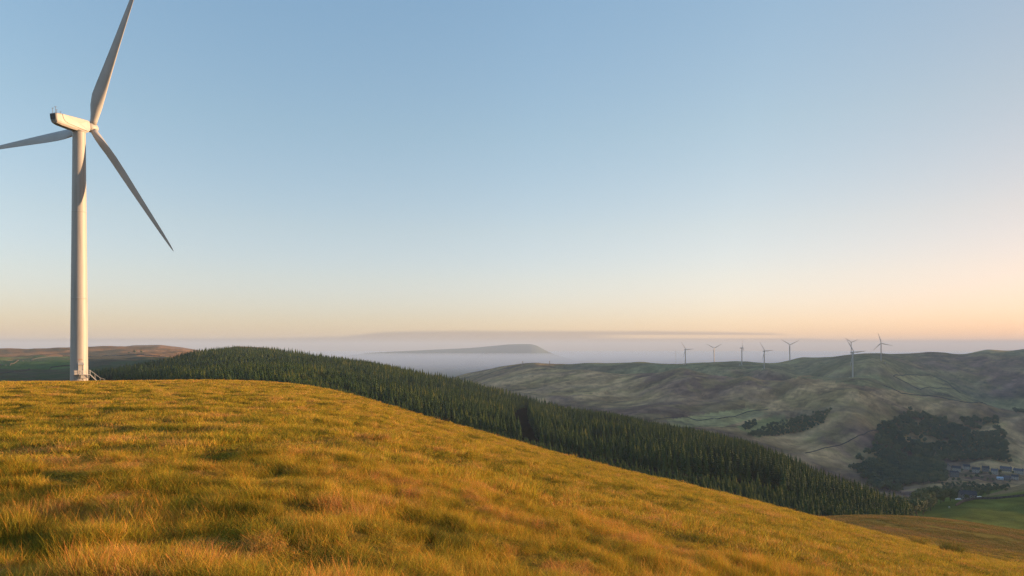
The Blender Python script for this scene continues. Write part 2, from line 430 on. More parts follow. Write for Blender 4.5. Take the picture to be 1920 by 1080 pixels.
    c = c*(1-fm) + C(.013,.013,.008)*fm  # near-black floor carries the shade between the trees in its colour
    low = sstep(4500, 6500, r)[:,None]; pn = (fbm(x/500, y/900, 3, 99)[:,None] > .5)
    c = c*(1-low) + np.where(pn, C(.10,.12,.07), C(.06,.08,.06))*low
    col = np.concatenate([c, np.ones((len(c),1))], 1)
    m, nt, b = new_mat("moorland_ground", 1.0, 0.0)
    at_ = nnode(nt, 'ShaderNodeAttribute', attribute_name='cover')
    g = nt.nodes.new('ShaderNodeNewGeometry')
    na_ = nnode(nt, 'ShaderNodeTexNoise'); na_.inputs['Scale'].default_value = .045; na_.inputs['Detail'].default_value = 9; na_.inputs['Roughness'].default_value = .68
    nb_ = nnode(nt, 'ShaderNodeTexNoise'); nb_.inputs['Scale'].default_value = 1.4; nb_.inputs['Detail'].default_value = 7; nb_.inputs['Roughness'].default_value = .7
    nt.links.new(g.outputs['Position'], na_.inputs[0]); nt.links.new(g.outputs['Position'], nb_.inputs[0])
    v1 = ramp(nt, na_.outputs[0], [(.30, .68), (.5, 1.0), (.68, 1.3)])
    v2 = ramp(nt, nb_.outputs[0], [(.30, .6), (.68, 1.35)])
    cc = mixc(nt, 1.0, at_.outputs['Color'], v1, 'MULTIPLY'); cc = mixc(nt, 1.0, cc, v2, 'MULTIPLY')
    nt.links.new(cc, b.inputs['Base Color'])
    bp = nt.nodes.new('ShaderNodeBump'); bp.inputs['Strength'].default_value = .55; bp.inputs['Distance'].default_value = 2.0
    hm = mathn(nt, 'MULTIPLY_ADD', nb_.outputs[0], .12, na_.outputs[0])
    nt.links.new(hm, bp.inputs['Height']); nt.links.new(bp.outputs[0], b.inputs['Normal'])
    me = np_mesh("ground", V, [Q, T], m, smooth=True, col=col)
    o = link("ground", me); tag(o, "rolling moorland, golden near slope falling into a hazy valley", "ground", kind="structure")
build_ground()
# ------------------------------------------------------------------ plants: shared meshes
def leaf_mat(name, stops, nscale=.02, rough=.8, trans=.0, attr=None, bright=1.0, randw=.5):
    """colour differs from plant to plant and from patch to patch of ground"""
    m, nt, b = new_mat(name, rough, .15)
    oi = nt.nodes.new('ShaderNodeObjectInfo'); g = nt.nodes.new('ShaderNodeNewGeometry')
    n = nnode(nt, 'ShaderNodeTexNoise'); n.inputs['Scale'].default_value = nscale; n.inputs['Detail'].default_value = 5
    nt.links.new(g.outputs['Position'], n.inputs[0])
    f = mathn(nt, 'MULTIPLY_ADD', oi.outputs['Random'], randw, mathn(nt, 'MULTIPLY_ADD', n.outputs[0], 2.2, -.6-randw/2), clamp=True)
    c = ramp(nt, f, stops)
    if attr:
        at_ = nnode(nt, 'ShaderNodeAttribute', attribute_name=attr)
        c = mixc(nt, 1.0, c, at_.outputs['Color'], 'MULTIPLY')
    nt.links.new(c, b.inputs['Base Color'])
    if trans:
        tr = nt.nodes.new('ShaderNodeBsdfTranslucent'); nt.links.new(c, tr.inputs[0])
        ms = nt.nodes.new('ShaderNodeMixShader'); ms.inputs[0].default_value = trans
        nt.links.new(b.outputs[0], ms.inputs[1]); nt.links.new(tr.outputs[0], ms.inputs[2])
        nt.links.new(ms.outputs[0], nt.nodes['Material Output'].inputs[0])
    return m

bark = paint("bark", (.10, .075, .055), .95, .3, 3.0, .1)
conifer_green = leaf_mat("conifer_needles", [(0, (.012, .036, .009)), (.4, (.026, .058, .012)), (.8, (.060, .088, .015)), (1, (.115, .12, .020))], .022, randw=.7)
broad_green = leaf_mat("broadleaf_leaves", [(0, (.055, .085, .040)), (.5, (.095, .115, .045)), (1, (.17, .16, .06))], .01)
shrub_green = leaf_mat("shrub_leaves", [(0, (.05, .06, .02)), (1, (.11, .10, .03))], .05)

def conifer_crown(seed, H=12.0, R=2.0, tiers=13):
    r = np.random.default_rng(seed); V = []; T = []
    def tri(a, b, c): T.append((len(V), len(V)+1, len(V)+2)); V.extend([a, b, c])
    # dark inner body of twigs
    n = 7
    for k in range(n):
        a0, a1 = 2*math.pi*k/n, 2*math.pi*(k+1)/n
        z0, z1 = H*.07, H*.93
        tri((R*.42*math.cos(a0), R*.42*math.sin(a0), z0), (R*.42*math.cos(a1), R*.42*math.sin(a1), z0), (0, 0, z1))
    for t in range(tiers):
        q = t/(tiers-1); z = H*(.05+.90*q**.93); rad = R*(1-q)**1.02 + .14
        nb = int(10-5*q); off = r.uniform(0, 6.28)
        for k in range(nb):
            a = off + 2*math.pi*k/nb + r.uniform(-.25, .25); L = rad*r.uniform(.72, 1.18); w = L*r.uniform(.30, .46)+.08
            dz = -L*r.uniform(.05, .40); lift = H*.055*(1-.3*q)
            ca, sa = math.cos(a), math.sin(a); px_, py_ = -sa, ca
            root = (0, 0, z+lift); tip = (L*ca, L*sa, z+dz)
            m1 = (L*.55*ca+px_*w, L*.55*sa+py_*w, z+dz*.45-.10); m2 = (L*.55*ca-px_*w, L*.55*sa-py_*w, z+dz*.45-.10)
            mid = (L*.6*ca, L*.6*sa, z+dz*.35+lift*.35)
            tri(root, m1, mid); tri(root, mid, m2); tri(m1, tip, mid); tri(mid, tip, m2)
            # a ragged twig hanging under
            s = r.uniform(-.5, .5)
            tri(mid, (L*.9*ca+px_*w*s, L*.9*sa+py_*w*s, z+dz-.35), (L*.35*ca, L*.35*sa, z+dz-.2))
    for k in range(3):
        a = r.uniform(0, 6.28); tri((.12*math.cos(a), .12*math.sin(a), H*.9), (-.12*math.cos(a), -.12*math.sin(a), H*.9), (0, 0, H*1.03))
    return np_mesh("conifer_crown", V, [np.array(T)], conifer_green)

def trunk_mesh(h, r0, limbs=0, seed=0, name="trunk"):
    r = random.Random(seed); mb = MB(); p = Vector((0, 0, -.6))
    seg = 4; pts = [p]
    for i in range(seg): p = p + Vector((r.uniform(-.1, .1)*h/8, r.uniform(-.1, .1)*h/8, (h+.6)/seg)); pts.append(p)
    rings = []
    for i, c in enumerate(pts):
        rr = r0*(1-.8*i/seg); rings.append([c+Vector((rr*math.cos(k*math.pi/3), rr*math.sin(k*math.pi/3), 0)) for k in range(6)])
    mb.loft(rings)
    for i in range(limbs):
        a = r.uniform(0, 6.28); z = h*r.uniform(.35, .8); L = h*r.uniform(.3, .5)
        mb.tube((0, 0, z), (L*math.cos(a), L*math.sin(a), z+L*.7), r0*.35, r0*.08, 5)
    return mb.mesh(name, bark)

def broad_crown(seed, H=11.0, R=5.0, lobes=11, leaves=620, mat=None, zbase=.22, leaf=.75, name="crown"):
    r = np.random.default_rng(seed); L = []
    for i in range(lobes):
        a = r.uniform(0, 6.28); q = r.uniform(0, 1)**.6; z = H*r.uniform(zbase+.12, .86)
        rr = R*.62*q*math.sqrt(max(.1, 1-((z/H-.5)/.62)**2)); L.append((rr*math.cos(a), rr*math.sin(a), z, R*r.uniform(.30, .50)))
    L.append((0, 0, H*.55, R*.55)); V = []; T = []
    L = np.array(L); wts = L[:,3]**2; wts /= wts.sum()
    for i in range(leaves):
        l = L[r.choice(len(L), p=wts)]; d = r.normal(size=3); d /= np.linalg.norm(d)
        if d[2] < -.5: d[2] *= -1
        c = l[:3] + d*l[3]*r.uniform(.78, 1.12)*np.array([1, 1, .85])
        u = np.cross(d + r.normal(size=3)*.6, r.normal(size=3)); u /= np.linalg.norm(u)+1e-6; w = np.cross(d+r.normal(size=3)*.5, u); w /= np.linalg.norm(w)+1e-6
        s = leaf*r.uniform(.55, 1.3); b = len(V)
        V.extend([c-u*s*.5, c+w*s*.45+d*.1*s, c+u*s*.5, c-w*s*.5]); T.append((b, b+1, b+2)); T.append((b, b+2, b+3))
    # inner twiggy bodies that stop the view
    ico = []
    for l in L:
        b = len(V); k = 6
        for j in range(3):
            ph = (-.6, 0, .6)[j]
            for i in range(k):
                a = 6.283*i/k+j*.5; q = l[3]*.72*math.cos(ph)*r.uniform(.85, 1.1)
                V.append((l[0]+q*math.cos(a), l[1]+q*math.sin(a), l[2]+l[3]*.75*math.sin(ph)))
        V.append((l[0], l[1], l[2]-l[3]*.6)); V.append((l[0], l[1], l[2]+l[3]*.7))
        for i in range(k):
            i2 = (i+1) % k
            T += [(b+3*k, b+i2, b+i), (b+3*k+1, b+2*k+i, b+2*k+i2)]
            for j in range(2): T += [(b+j*k+i, b+j*k+i2, b+(j+1)*k+i2), (b+j*k+i, b+(j+1)*k+i2, b+(j+1)*k+i)]
    return np_mesh(name, V, [np.array(T)], mat or broad_green)

def scatter(name, pts, rotz, scl, var, protos, label, cat, lean=None):
    """one object of uncountable plants: points carry a mesh of the plant by geometry nodes"""
    n = len(pts); me = bpy.data.meshes.new(name)
    me.vertices.add(n); me.vertices.foreach_set('co', np.asarray(pts, np.float32).ravel())
    def att(nm, ty, key, arr): me.attributes.new(nm, ty, 'POINT').data.foreach_set(key, np.asarray(arr).ravel())
    rot = np.zeros((n, 3), np.float32); rot[:,2] = rotz
    if lean is not None: rot[:,:2] = lean
    att('rot', 'FLOAT_VECTOR', 'vector', rot); att('scl', 'FLOAT_VECTOR', 'vector', np.asarray(scl, np.float32)); att('var', 'INT', 'value', np.asarray(var, np.int32))
    o = link(name, me); ng = bpy.data.node_groups.new(name, 'GeometryNodeTree')
    ng.interface.new_socket('Geometry', in_out='INPUT', socket_type='NodeSocketGeometry')
    ng.interface.new_socket('Geometry', in_out='OUTPUT', socket_type='NodeSocketGeometry')
    gi = ng.nodes.new('NodeGroupInput'); go = ng.nodes.new('NodeGroupOutput'); jn = ng.nodes.new('GeometryNodeJoinGeometry')
    def na(nm, ty):
        q = ng.nodes.new('GeometryNodeInputNamedAttribute'); q.data_type = ty; q.inputs['Name'].default_value = nm; return q.outputs['Attribute']
    av, ar, asl = na('var', 'INT'), na('rot', 'FLOAT_VECTOR'), na('scl', 'FLOAT_VECTOR')
    for k, po in enumerate(protos):
        oi = ng.nodes.new('GeometryNodeObjectInfo'); oi.inputs['Object'].default_value = po; oi.inputs['As Instance'].default_value = True
        ip = ng.nodes.new('GeometryNodeInstanceOnPoints')
        cmp_ = nnode(ng, 'FunctionNodeCompare', data_type='INT', operation='EQUAL')
        ng.links.new(av, cmp_.inputs[2]); cmp_.inputs[3].default_value = k
        ng.links.new(gi.outputs[0], ip.inputs['Points']); ng.links.new(cmp_.outputs[0], ip.inputs['Selection'])
        ng.links.new(oi.outputs['Geometry'], ip.inputs['Instance'])
        e2r = ng.nodes.new('FunctionNodeEulerToRotation'); ng.links.new(ar, e2r.inputs[0])
        ng.links.new(e2r.outputs[0], ip.inputs['Rotation']); ng.links.new(asl, ip.inputs['Scale'])
        ng.links.new(ip.outputs[0], jn.inputs[0])
    ng.links.new(jn.outputs[0], go.inputs[0])
    md = o.modifiers.new('scatter', 'NODES'); md.node_group = ng
    tag(o, label, cat, kind='stuff')
    return o

# ------------------------------------------------------------------ conifer plantation
crowns = [conifer_crown(100+i, 12.0*(.92+.04*i), 2.75+.2*(i % 3)) for i in range(5)]
ctrunk = trunk_mesh(8.0, .2, name="conifer_trunk")
def plantation():
    g = 4.3; xs = np.arange(-760, 420, g); ys = np.arange(330, 1100, g)
    X, Y = np.meshgrid(xs, ys); X = X.ravel() + RNG.uniform(-1.6, 1.6, X.size); Y = Y.ravel() + RNG.uniform(-1.4, 1.4, Y.size)
    m, px, yn, yf = forest_mask(X, Y)
    t = (Y-yn)/np.maximum(yf-yn, 1)
    # rides and gaps between the blocks
    gap = (np.abs(px-(984+8*np.sin(Y/60))) < 15*(1-sstep(560, 900, Y))+2) & (Y > 465) & (Y < 800)
    ride = (np.abs(Y-(yn+88+10*np.sin(px/70))) < 12) & (px > 700) & (px < 1470)
    ride2 = np.abs(px-(1150+(Y-500)*.9)) < 5
    hole = fbm(X/26, Y/26, 3, 201) > .69
    m &= ~(gap | ride | hole) & ~(ride2 & (Y > 520))
    X, Y, px, yn, yf, t = X[m], Y[m], px[m], yn[m], yf[m], t[m]
    blk = vnoise(X/95+.3*Y/95, Y/95, 301); front = (Y < yn+85) & (px > 560) & (px < 1500)
    h = (.70+.55*blk)*RNG.uniform(.82, 1.18, len(X))
    h = np.where(front, h*(.62+.2*vnoise(X/30, Y/30, 7)), h); h *= np.where((np.abs(Y-yn-125) < 26) & (px > 700) & (px < 1480), 1.25, 1.0); h *= .75+.25*sstep(0, 14, Y-yn)
    h *= .78+.22*sstep(165, 330, px)
    Z = height(X, Y)
    wide = np.where(RNG.random(len(X)) < .12, 1.25, 1.0)*RNG.uniform(.85, 1.15, len(X))
    top = HY - F*(Z+12*h)/Y; silp = np.interp(px, SIL[:,0], SIL[:,1])
    vis = (top < silp-4) & (px > 0) & (px < 1920)
    order = np.argsort(np.where(vis, Y/h, 1e9))[:300]
    single = np.zeros(len(X), bool); single[order] = True
    var = RNG.integers(0, 5, len(X)); rot = RNG.uniform(0, 6.28, len(X))
    protos = []
    for k, i in enumerate(order):
        r_ = empty("conifer_tree", (X[i], Y[i], Z[i]-.2), rot[i]); r_.scale = (wide[i]*h[i]**.6, wide[i]*h[i]**.6, h[i])
        tag(r_, "dark green conifer in the nearest rows of the plantation behind the golden slope", "tree", "conifers along the front edge of the plantation")
        c = link("crown", crowns[var[i]], r_); link("trunk", ctrunk, r_)
        if len(protos) < 5 and var[i] == len(protos): protos.append(c)
    rest = np.nonzero(~single)[0]
    v = var[rest] % len(protos)
    hs = h[rest]; ws = (wide*h**.6)[rest]
    # the shared crown is used in its own space, so the plants of the mass carry their own size
    scatter("conifer_plantation", np.stack([X, Y, Z-.2], 1)[rest], rot[rest], np.stack([ws, ws, hs], 1), v, protos,
            "dense dark conifer plantation covering the hill behind the golden slope", "forest")
    print("conifers", len(X))
plantation()

# ------------------------------------------------------------------ broadleaved trees and shrubs
bcrowns = [broad_crown(40+i, 10.5+.6*i, 4.6+.3*i) for i in range(5)]
btrunk = trunk_mesh(7.0, .38, 5, 3)
def btree(p, h, w, label, group=None, var=0, name="broadleaf_tree", cat="tree"):
    r_ = empty(name, (p[0], p[1], p[2]-.2), random.uniform(0, 6.28)); r_.scale = (w, w, h)
    link("crown", bcrowns[var], r_); link("trunk", btrunk, r_)
    tag(r_, label, cat, group); return r_

def scatter_poly(poly, y0, y1, n, dmin, seed):
    """spots on the ground inside an outline given by lines of sight"""
    r = random.Random(seed); xs = [p[0] for p in poly]; ys = [p[1] for p in poly]; out = []; tries = 0
    cand = []
    while len(cand) < n*5 and tries < 60000:
        tries += 1; a_, b_ = r.uniform(min(xs), max(xs)), r.uniform(min(ys), max(ys))
        if inpoly(np.array([a_]), np.array([b_]), poly)[0]: cand.append((a_, b_))
    for a_, b_ in cand:
        p = hit(a_, b_, y0, y1)
        if all((p.x-q.x)**2+(p.y-q.y)**2 > dmin**2 for q in out): out.append(p)
        if len(out) >= n: break
    return out
def woods():
    sets = [
     # outline, depth range, spacing, height factor, label, group
     ([(1650,795),(1665,788),(1700,775),(1760,790),(1850,795),(1885,825),(1895,872),(1775,868),(1700,905),(1640,890),(1590,880),(1620,850),(1640,830)], 1000, 2000, 9.5, 1.2,
      "dark hazy broadleaved tree in the wood on the valley side above the village", "trees of the valley wood"),
     ([(1600,878),(1690,860),(1770,876),(1775,905),(1740,915),(1640,915)], 900, 1500, 9, 1.1,
      "dark broadleaved tree in the valley bottom below the wood", "trees of the valley bottom"),
     ([(1435,803),(1480,790),(1520,778),(1558,770),(1545,795),(1500,815),(1420,822),(1400,818)], 1200, 1900, 7, .7,
      "dark tree in the small plantation on the opposite hillside", "trees of the hillside plantation"),
     ([(1392,802),(1420,787),(1418,799),(1400,810)], 1200, 1900, 8, .7, "dark tree in the clump left of the hillside plantation", "trees of the left hillside clump"),
     ([(1765,908),(1830,908),(1905,912),(1840,924),(1765,928)], 850, 1300, 9, .5, "dark tree among bushes between village and farmhouse", "trees below the village"),
     ([(1838,790),(1870,785),(1872,797),(1838,800)], 1300, 1900, 9, .8, "lone dark tree on the misty slope beside the wood", "trees on the misty slope"),
     ([(1900,764),(1922,756),(1922,774),(1902,774)], 1500, 1900, 9, .8, "dark tree at the right end of the middle ridge", "trees at the ridge end"),
    ]
    allp = []
    for k, (poly, y0, y1, dm, hf, lab, grp) in enumerate(sets):
        xs = [(q[0]-960)/F for q in poly]; X, Y = np.meshgrid(np.arange(min(xs)*y0, max(xs)*y1, dm), np.arange(y0, y1, dm)); X = X.ravel()+RNG.uniform(-.4, .4, X.size)*dm; Y = Y.ravel()+RNG.uniform(-.4, .4, Y.size)*dm
        Z = height(X, Y); px, py = 960+F*X/Y, HY-F*Z/Y
        edge = (34 if k < 2 else 7)*(fbm(X/75, Y/75, 4, 400)-.5)
        m = inpoly(px, py+edge, poly) & (fbm(X/45, Y/45, 3, 410) > (.36 if k == 0 else .2))
        for x, y, z in zip(X[m], Y[m], Z[m]): allp.append((y/hf, x, y, z, hf*random.uniform(.7, 1.15), k))
    allp.sort(); print("wood trees", len(allp))
    # the trees that show largest, kept apart; each small clump keeps its own
    small = [q for q in allp if q[5] not in (0, 1)][:150]; big_ = [q for q in allp if q[5] in (0, 1)][:240-len(small)]
    keep = set(map(id, small+big_))
    for q in small+big_:
        s = q[4]; btree(q[1:4], s, s*random.uniform(.95, 1.25), sets[q[5]][4+0] if False else sets[q[5]][5], sets[q[5]][6], random.randrange(5))
    rest = [q for q in allp if id(q) not in keep]; n = len(rest); pr = [None]*5
    for o in bpy.data.objects:
        if o.name.startswith("crown") and o.data in bcrowns: pr[bcrowns.index(o.data)] = pr[bcrowns.index(o.data)] or o
    s = np.array([q[4] for q in rest]); w_ = s*RNG.uniform(.95, 1.3, n)
    scatter("broadleaf_wood", np.array([(q[1], q[2], q[3]-.3) for q in rest]), RNG.uniform(0, 6.28, n), np.stack([w_, w_, s], 1), RNG.integers(0, 5, n), pr,
            "dark hazy broadleaved wood filling the valley side above the village", "wood")
    # the clump between plantation and farmhouse
    spots = [(1698,948,520,1.05),(1712,950,540,1.15),(1728,946,560,1.2),(1742,942,575,1.15),(1757,940,590,1.2),(1770,938,600,1.25),(1782,938,600,1.1),
             (1716,960,500,.9),(1733,962,500,.95),(1750,958,520,.95),(1764,952,535,.9),(1793,940,610,.8)]
    spots += [(1697,965,455,1.0),(1707,970,462,1.1),(1719,968,470,1.05),(1702,975,432,.9),(1731,962,480,1.0),(1690,955,500,1.1),(1745,955,505,1.0),(1724,955,520,1.1),(1736,950,545,1.1),(1768,945,560,1.0)]
    for i, (px, py, Y, s) in enumerate(spots):
        p = at(px, Y); btree(p, s*1.0, s*1.0, "dark bushy tree in the clump between the plantation and the farmhouse", "trees beside the farmhouse", i % 5)
    for px, Y, s, lab in ((1841, 585, .62, "round dark tree right of the farmhouse"), (1853, 592, .5, "low dark tree second to the right of the farmhouse"),
                          (1827, 566, .6, "narrow dark tree against the right end of the farmhouse"), (1812, 540, .38, "small bush in front of the farmhouse wall")):
        btree(at(px, Y), s, s, lab, None, random.randrange(5))
    btree(at(1886, 610), .28, .5, "low spreading bush on the tawny bank at the right edge", None, 2, "bush", "bush")
woods()
for i, (px, py, sc) in enumerate(((1804,884,.55),(1820,887,.6),(1839,890,.6),(1857,892,.6),(1874,890,.75),(1876,895,.6),(1899,889,.55),(1811,896,.55),(1822,898,.6),(1832,897,.7),(1842,899,.6),
                                  (1852,902,.6),(1862,903,.55),(1787,902,.55),(1797,903,.6),(1893,905,.5),(1770,890,.7),(1771,882,.7))):
    btree(hit(px, py, 1000, 1600), sc, sc*1.1, "dark garden tree standing among the village houses", "trees among the village houses", i % 5)
for i, (px, Y, s) in enumerate(((242, 2080, .62), (252, 2085, .85), (265, 2080, .75))):
    p = hit(px, (663.5, 662.5, 663.5)[i], 1200, 2400); btree(p, s*.9, s*1.1, ("leftmost of three dark bushes on the brown hill", "middle and tallest of three dark bushes on the brown hill", "rightmost of three dark bushes on the brown hill")[i], None, i)

# ------------------------------------------------------------------ grass
grass_mat = leaf_mat("dry_grass", [(0, (.12, .12, .016)), (.22, (.30, .25, .022)), (.5, (.49, .365, .032)), (.78, (.57, .38, .060)), (1, (.58, .33, .10))], .55, .7, .25, 'tint', randw=.75)
rough_mat = leaf_mat('rough_grass', [(0, (.17, .16, .035)), (.4, (.30, .23, .055)), (.7, (.36, .25, .075)), (1, (.40, .26, .10))], .05, .8, .15, 'tint', randw=.35)
rush_mat = leaf_mat('rushes', [(0, (.18, .18, .03)), (1, (.32, .25, .05))], .3, .7, .15, 'tint')
def grass_clump(seed, n, rad, hmin, hmax, width, heads, mat=None):
    r = np.random.default_rng(seed); V = []; Q = []; T = []; C = []
    lean0 = r.uniform(-.35, .35, 2)
    for i in range(n):
        a = r.uniform(0, 6.28); q = rad*math.sqrt(r.uniform()); bx, by = q*math.cos(a), q*math.sin(a)
        h = r.uniform(hmin, hmax); w = width*r.uniform(.7, 1.3); fa = r.uniform(0, 6.28); ux, uy = math.cos(fa)*w/2, math.sin(fa)*w/2
        la = r.uniform(0, 6.28); lm = r.uniform(.15, .95)*h; lx = lm*math.cos(la)+lean0[0]*h*.8+.10*h; ly = lm*math.sin(la)+lean0[1]*h*.8
        b = len(V); t = r.uniform(); br = r.uniform(.45, 1.45)
        c = np.array([1, 1, 1.0]) if t < .6 else (np.array([.62, .85, .55]) if t < .82 else np.array([1.15, .78, .8]))
        if heads and r.uniform() < heads: h *= 1.35; c = np.array([1.15, .72, .75]); 
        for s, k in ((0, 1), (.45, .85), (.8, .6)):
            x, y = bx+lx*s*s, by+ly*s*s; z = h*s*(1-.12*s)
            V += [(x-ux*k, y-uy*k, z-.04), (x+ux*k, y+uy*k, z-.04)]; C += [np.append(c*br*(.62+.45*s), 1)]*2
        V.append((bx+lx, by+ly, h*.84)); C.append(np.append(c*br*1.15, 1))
        Q += [(b, b+1, b+3, b+2), (b+2, b+3, b+5, b+4)]; T.append((b+4, b+5, b+6))
    return np_mesh("grass_tuft", V, [np.array(Q), np.array(T)], mat or grass_mat, col=np.array(C), colname='tint')
def grass():
    protos = []
    spec = [(260, .26, .08, .22, .0036, .05), (230, .22, .10, .27, .0034, .09), (280, .30, .05, .15, .0042, .03), (200, .20, .12, .32, .0032, .14),   # near
            (230, .55, .08, .20, .0085, .05), (220, .55, .09, .25, .008, .08), (250, .58, .05, .14, .010, .03),                                       # middle
            (230, 1.3, .08, .22, .025, .05), (230, 1.2, .06, .17, .028, .03)]                                                                         # far
    for i, s in enumerate(spec):
        protos.append(bpy.data.objects.new("grass_tuft", grass_clump(900+i, *s)))
    bands = [(2, 19, 34, (0, 4)), (19, 45, 8, (4, 7)), (45, 95, 4, (4, 7)), (95, 235, 1.0, (7, 9))]
    PX, VV, SS, RR = [], [], [], []
    for r0, r1, dens, (v0, v1) in bands:
        a0, a1 = math.radians(-50), math.radians(50)
        n = int(dens*(a1-a0)/2*(r1*r1-r0*r0)); r = np.sqrt(RNG.uniform(r0*r0, r1*r1, n)); a_ = RNG.uniform(a0, a1, n)
        x, y = r*np.sin(a_), r*np.cos(a_)
        k = (RNG.random(n) < (.45+.75*fbm(x/3.1, y/3.1, 3, 5))) & ((r < 235)); x, y, r = x[k], y[k], r[k]
        PX.append(np.stack([x, y], 1)); n = len(x)
        tall = .36+.95*sstep(.25, .75, fbm(x/.9, y/.8, 3, 15))*RNG.uniform(.7, 1.25, n)
        tall *= .8+.4*vnoise(x/7, y/5, 33)
        sx_ = RNG.uniform(.8, 1.25, n); SS.append(np.stack([sx_, sx_, tall], 1)); VV.append(RNG.integers(v0, v1, n)); RR.append(RNG.uniform(0, 6.28, n))
    XY = np.concatenate(PX); Z = height(XY[:,0], XY[:,1]); RT = np.concatenate(RR)
    print("tufts", len(XY))
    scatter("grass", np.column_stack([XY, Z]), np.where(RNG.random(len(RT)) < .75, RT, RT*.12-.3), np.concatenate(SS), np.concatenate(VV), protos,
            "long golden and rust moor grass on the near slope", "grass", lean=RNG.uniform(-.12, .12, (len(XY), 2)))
    # the rougher, darker pasture below, beyond the shoulder of the slope
    rough = []
    for i in range(2): rough.append(bpy.data.objects.new("rough_tuft", grass_clump(950+i, 150, 1.3, .12, .34, .035, .06, rough_mat)))
    n = 26000; Y = np.sqrt(RNG.uniform(110**2, 345**2, n)); px = RNG.uniform(1450, 2050, n); X = (px-960)/F*Y; m = (np.hypot(X, Y) > 150)
    m &= RNG.random(n) < sstep(.36, .60, fbm(X/9, Y/6, 3, 77)); X, Y = X[m], Y[m]; n = len(X)
    scatter("rough_pasture", np.column_stack([X, Y, height(X, Y)]), RNG.uniform(0, 6.28, n), np.column_stack([RNG.uniform(.8, 1.4, n)]*2+[RNG.uniform(.5, 1.1, n)]), RNG.integers(0, 2, n), rough,
            "rough brown pasture below the golden slope at lower right", "grass")
    # a few taller clumps of rush
    for (px, Y, sc, lab) in ((1720, 60, 1.1, "green rush clump low on the golden slope at right"), (1782, 55, 1.5, "taller thin rush clump right of the darker one on the golden slope"),
                        (822, 72, 1.2, "low brown rush clump on the crest of the golden slope at centre")):
        p = at(px, Y); o = link("rush_clump", grass_clump(970+int(Y), 700, .55, .35, .95, .012, .1, rush_mat)); o.location = (p.x, p.y, p.z-.05); o.scale = (sc, sc, sc); tag(o, lab, "rushes")
grass()
# ------------------------------------------------------------------ wind turbines
white_gel = paint("white_turbine_paint", (.345, .335, .32), .5, .08, .35)
def streaked(name, c, lo):
    m, nt, b = new_mat(name, .5, .35); t = nt.nodes.new('ShaderNodeTexCoord'); mp = nt.nodes.new('ShaderNodeMapping'); mp.inputs['Scale'].default_value = (2.2, 2.2, .10)
    n = nnode(nt, 'ShaderNodeTexNoise'); n.inputs['Scale'].default_value = 1.0; n.inputs['Detail'].default_value = 7; n.inputs['Roughness'].default_value = .65
    nt.links.new(t.outputs['Object'], mp.inputs[0]); nt.links.new(mp.outputs[0], n.inputs[0])
    nt.links.new(ramp(nt, n.outputs[0], [(.30, lo), (.52, c), (.75, tuple(x*1.04 for x in c))]), b.inputs['Base Color']); return m
tower_paint = streaked("weathered_tower_paint", (.35, .335, .315), (.27, .25, .22))
grey_gel = paint("pale_grey_blade_paint", (.36, .36, .36), .45, .10, .25)
dark_gap = paint("dark_vent", (.025, .027, .03), .7, .2, 2)
steel = paint("galvanised_steel", (.42, .43, .43), .5, .15, 3)
redmark = paint("red_marking", (.45, .10, .06), .6, .1, 3)
HUBH = 60.8
TILT = math.radians(5)
def tower_mesh(top=59.2, r0=1.84, r1=1.33):
    mb = MB(); N = 40; rings = []
    zs = [-.6, 0, .15, .151, .3, 19.3, 19.5, 19.6, 19.62, 19.78, 19.80, 19.9, 20.1, 39.7, 39.9, 40.0, 40.02, 40.14, 40.16, 40.26, 40.5, top-.6, top-.35, top-.25, top-.24, top]
    for z in zs:
        q = max(z, 0)/top; r = r0+(r1-r0)*q**1.05
        if z <= .15: r += .10
        if z in (19.62, 19.78, 40.02, 40.14): r += .018
        if z >= top-.24: r += .10
        rings.append([Vector((r*math.cos(6.28318*k/N), r*math.sin(6.28318*k/N), z)) for k in range(N)])
    mb.loft(rings); me = mb.mesh("tower", tower_paint, True); return me
def nac_frame(s, w, h):
    """nacelle coordinates: s forward along the shaft, w to the side, h up; origin on the shaft over the tower"""
    return Vector((w, s*math.cos(TILT)-h*math.sin(TILT), s*math.sin(TILT)+h*math.cos(TILT)+HUBH))
def nacelle_mesh():
    mb = MB(); rings = []
    for s, hw, t, b in ((-6.75, .84, .98, -.72), (-6.55, .96, 1.10, -1.10), (-5.6, 1.12, 1.14, -1.38), (-3.0, 1.22, 1.16, -1.66), (-1.6, 1.26, 1.16, -1.72), (1.0, 1.26, 1.16, -1.72), (1.7, 1.15, 1.06, -1.55), (2.15, .92, .86, -1.20), (2.4, .70, .6, -.8)):
        c = .22; pts = [(hw-c, t), (hw-.05, t-c*.5), (hw, t-c*1.3), (hw, 0), (hw*.99, b*.45), (hw*.88, b*.75), (hw*.62, b)]
        ring = [nac_frame(s, w, h) for w, h in pts] + [nac_frame(s, -w, h) for w, h in reversed(pts)]
        rings.append(ring)
    mb.loft(rings); return mb.mesh("nacelle", white_gel, False)
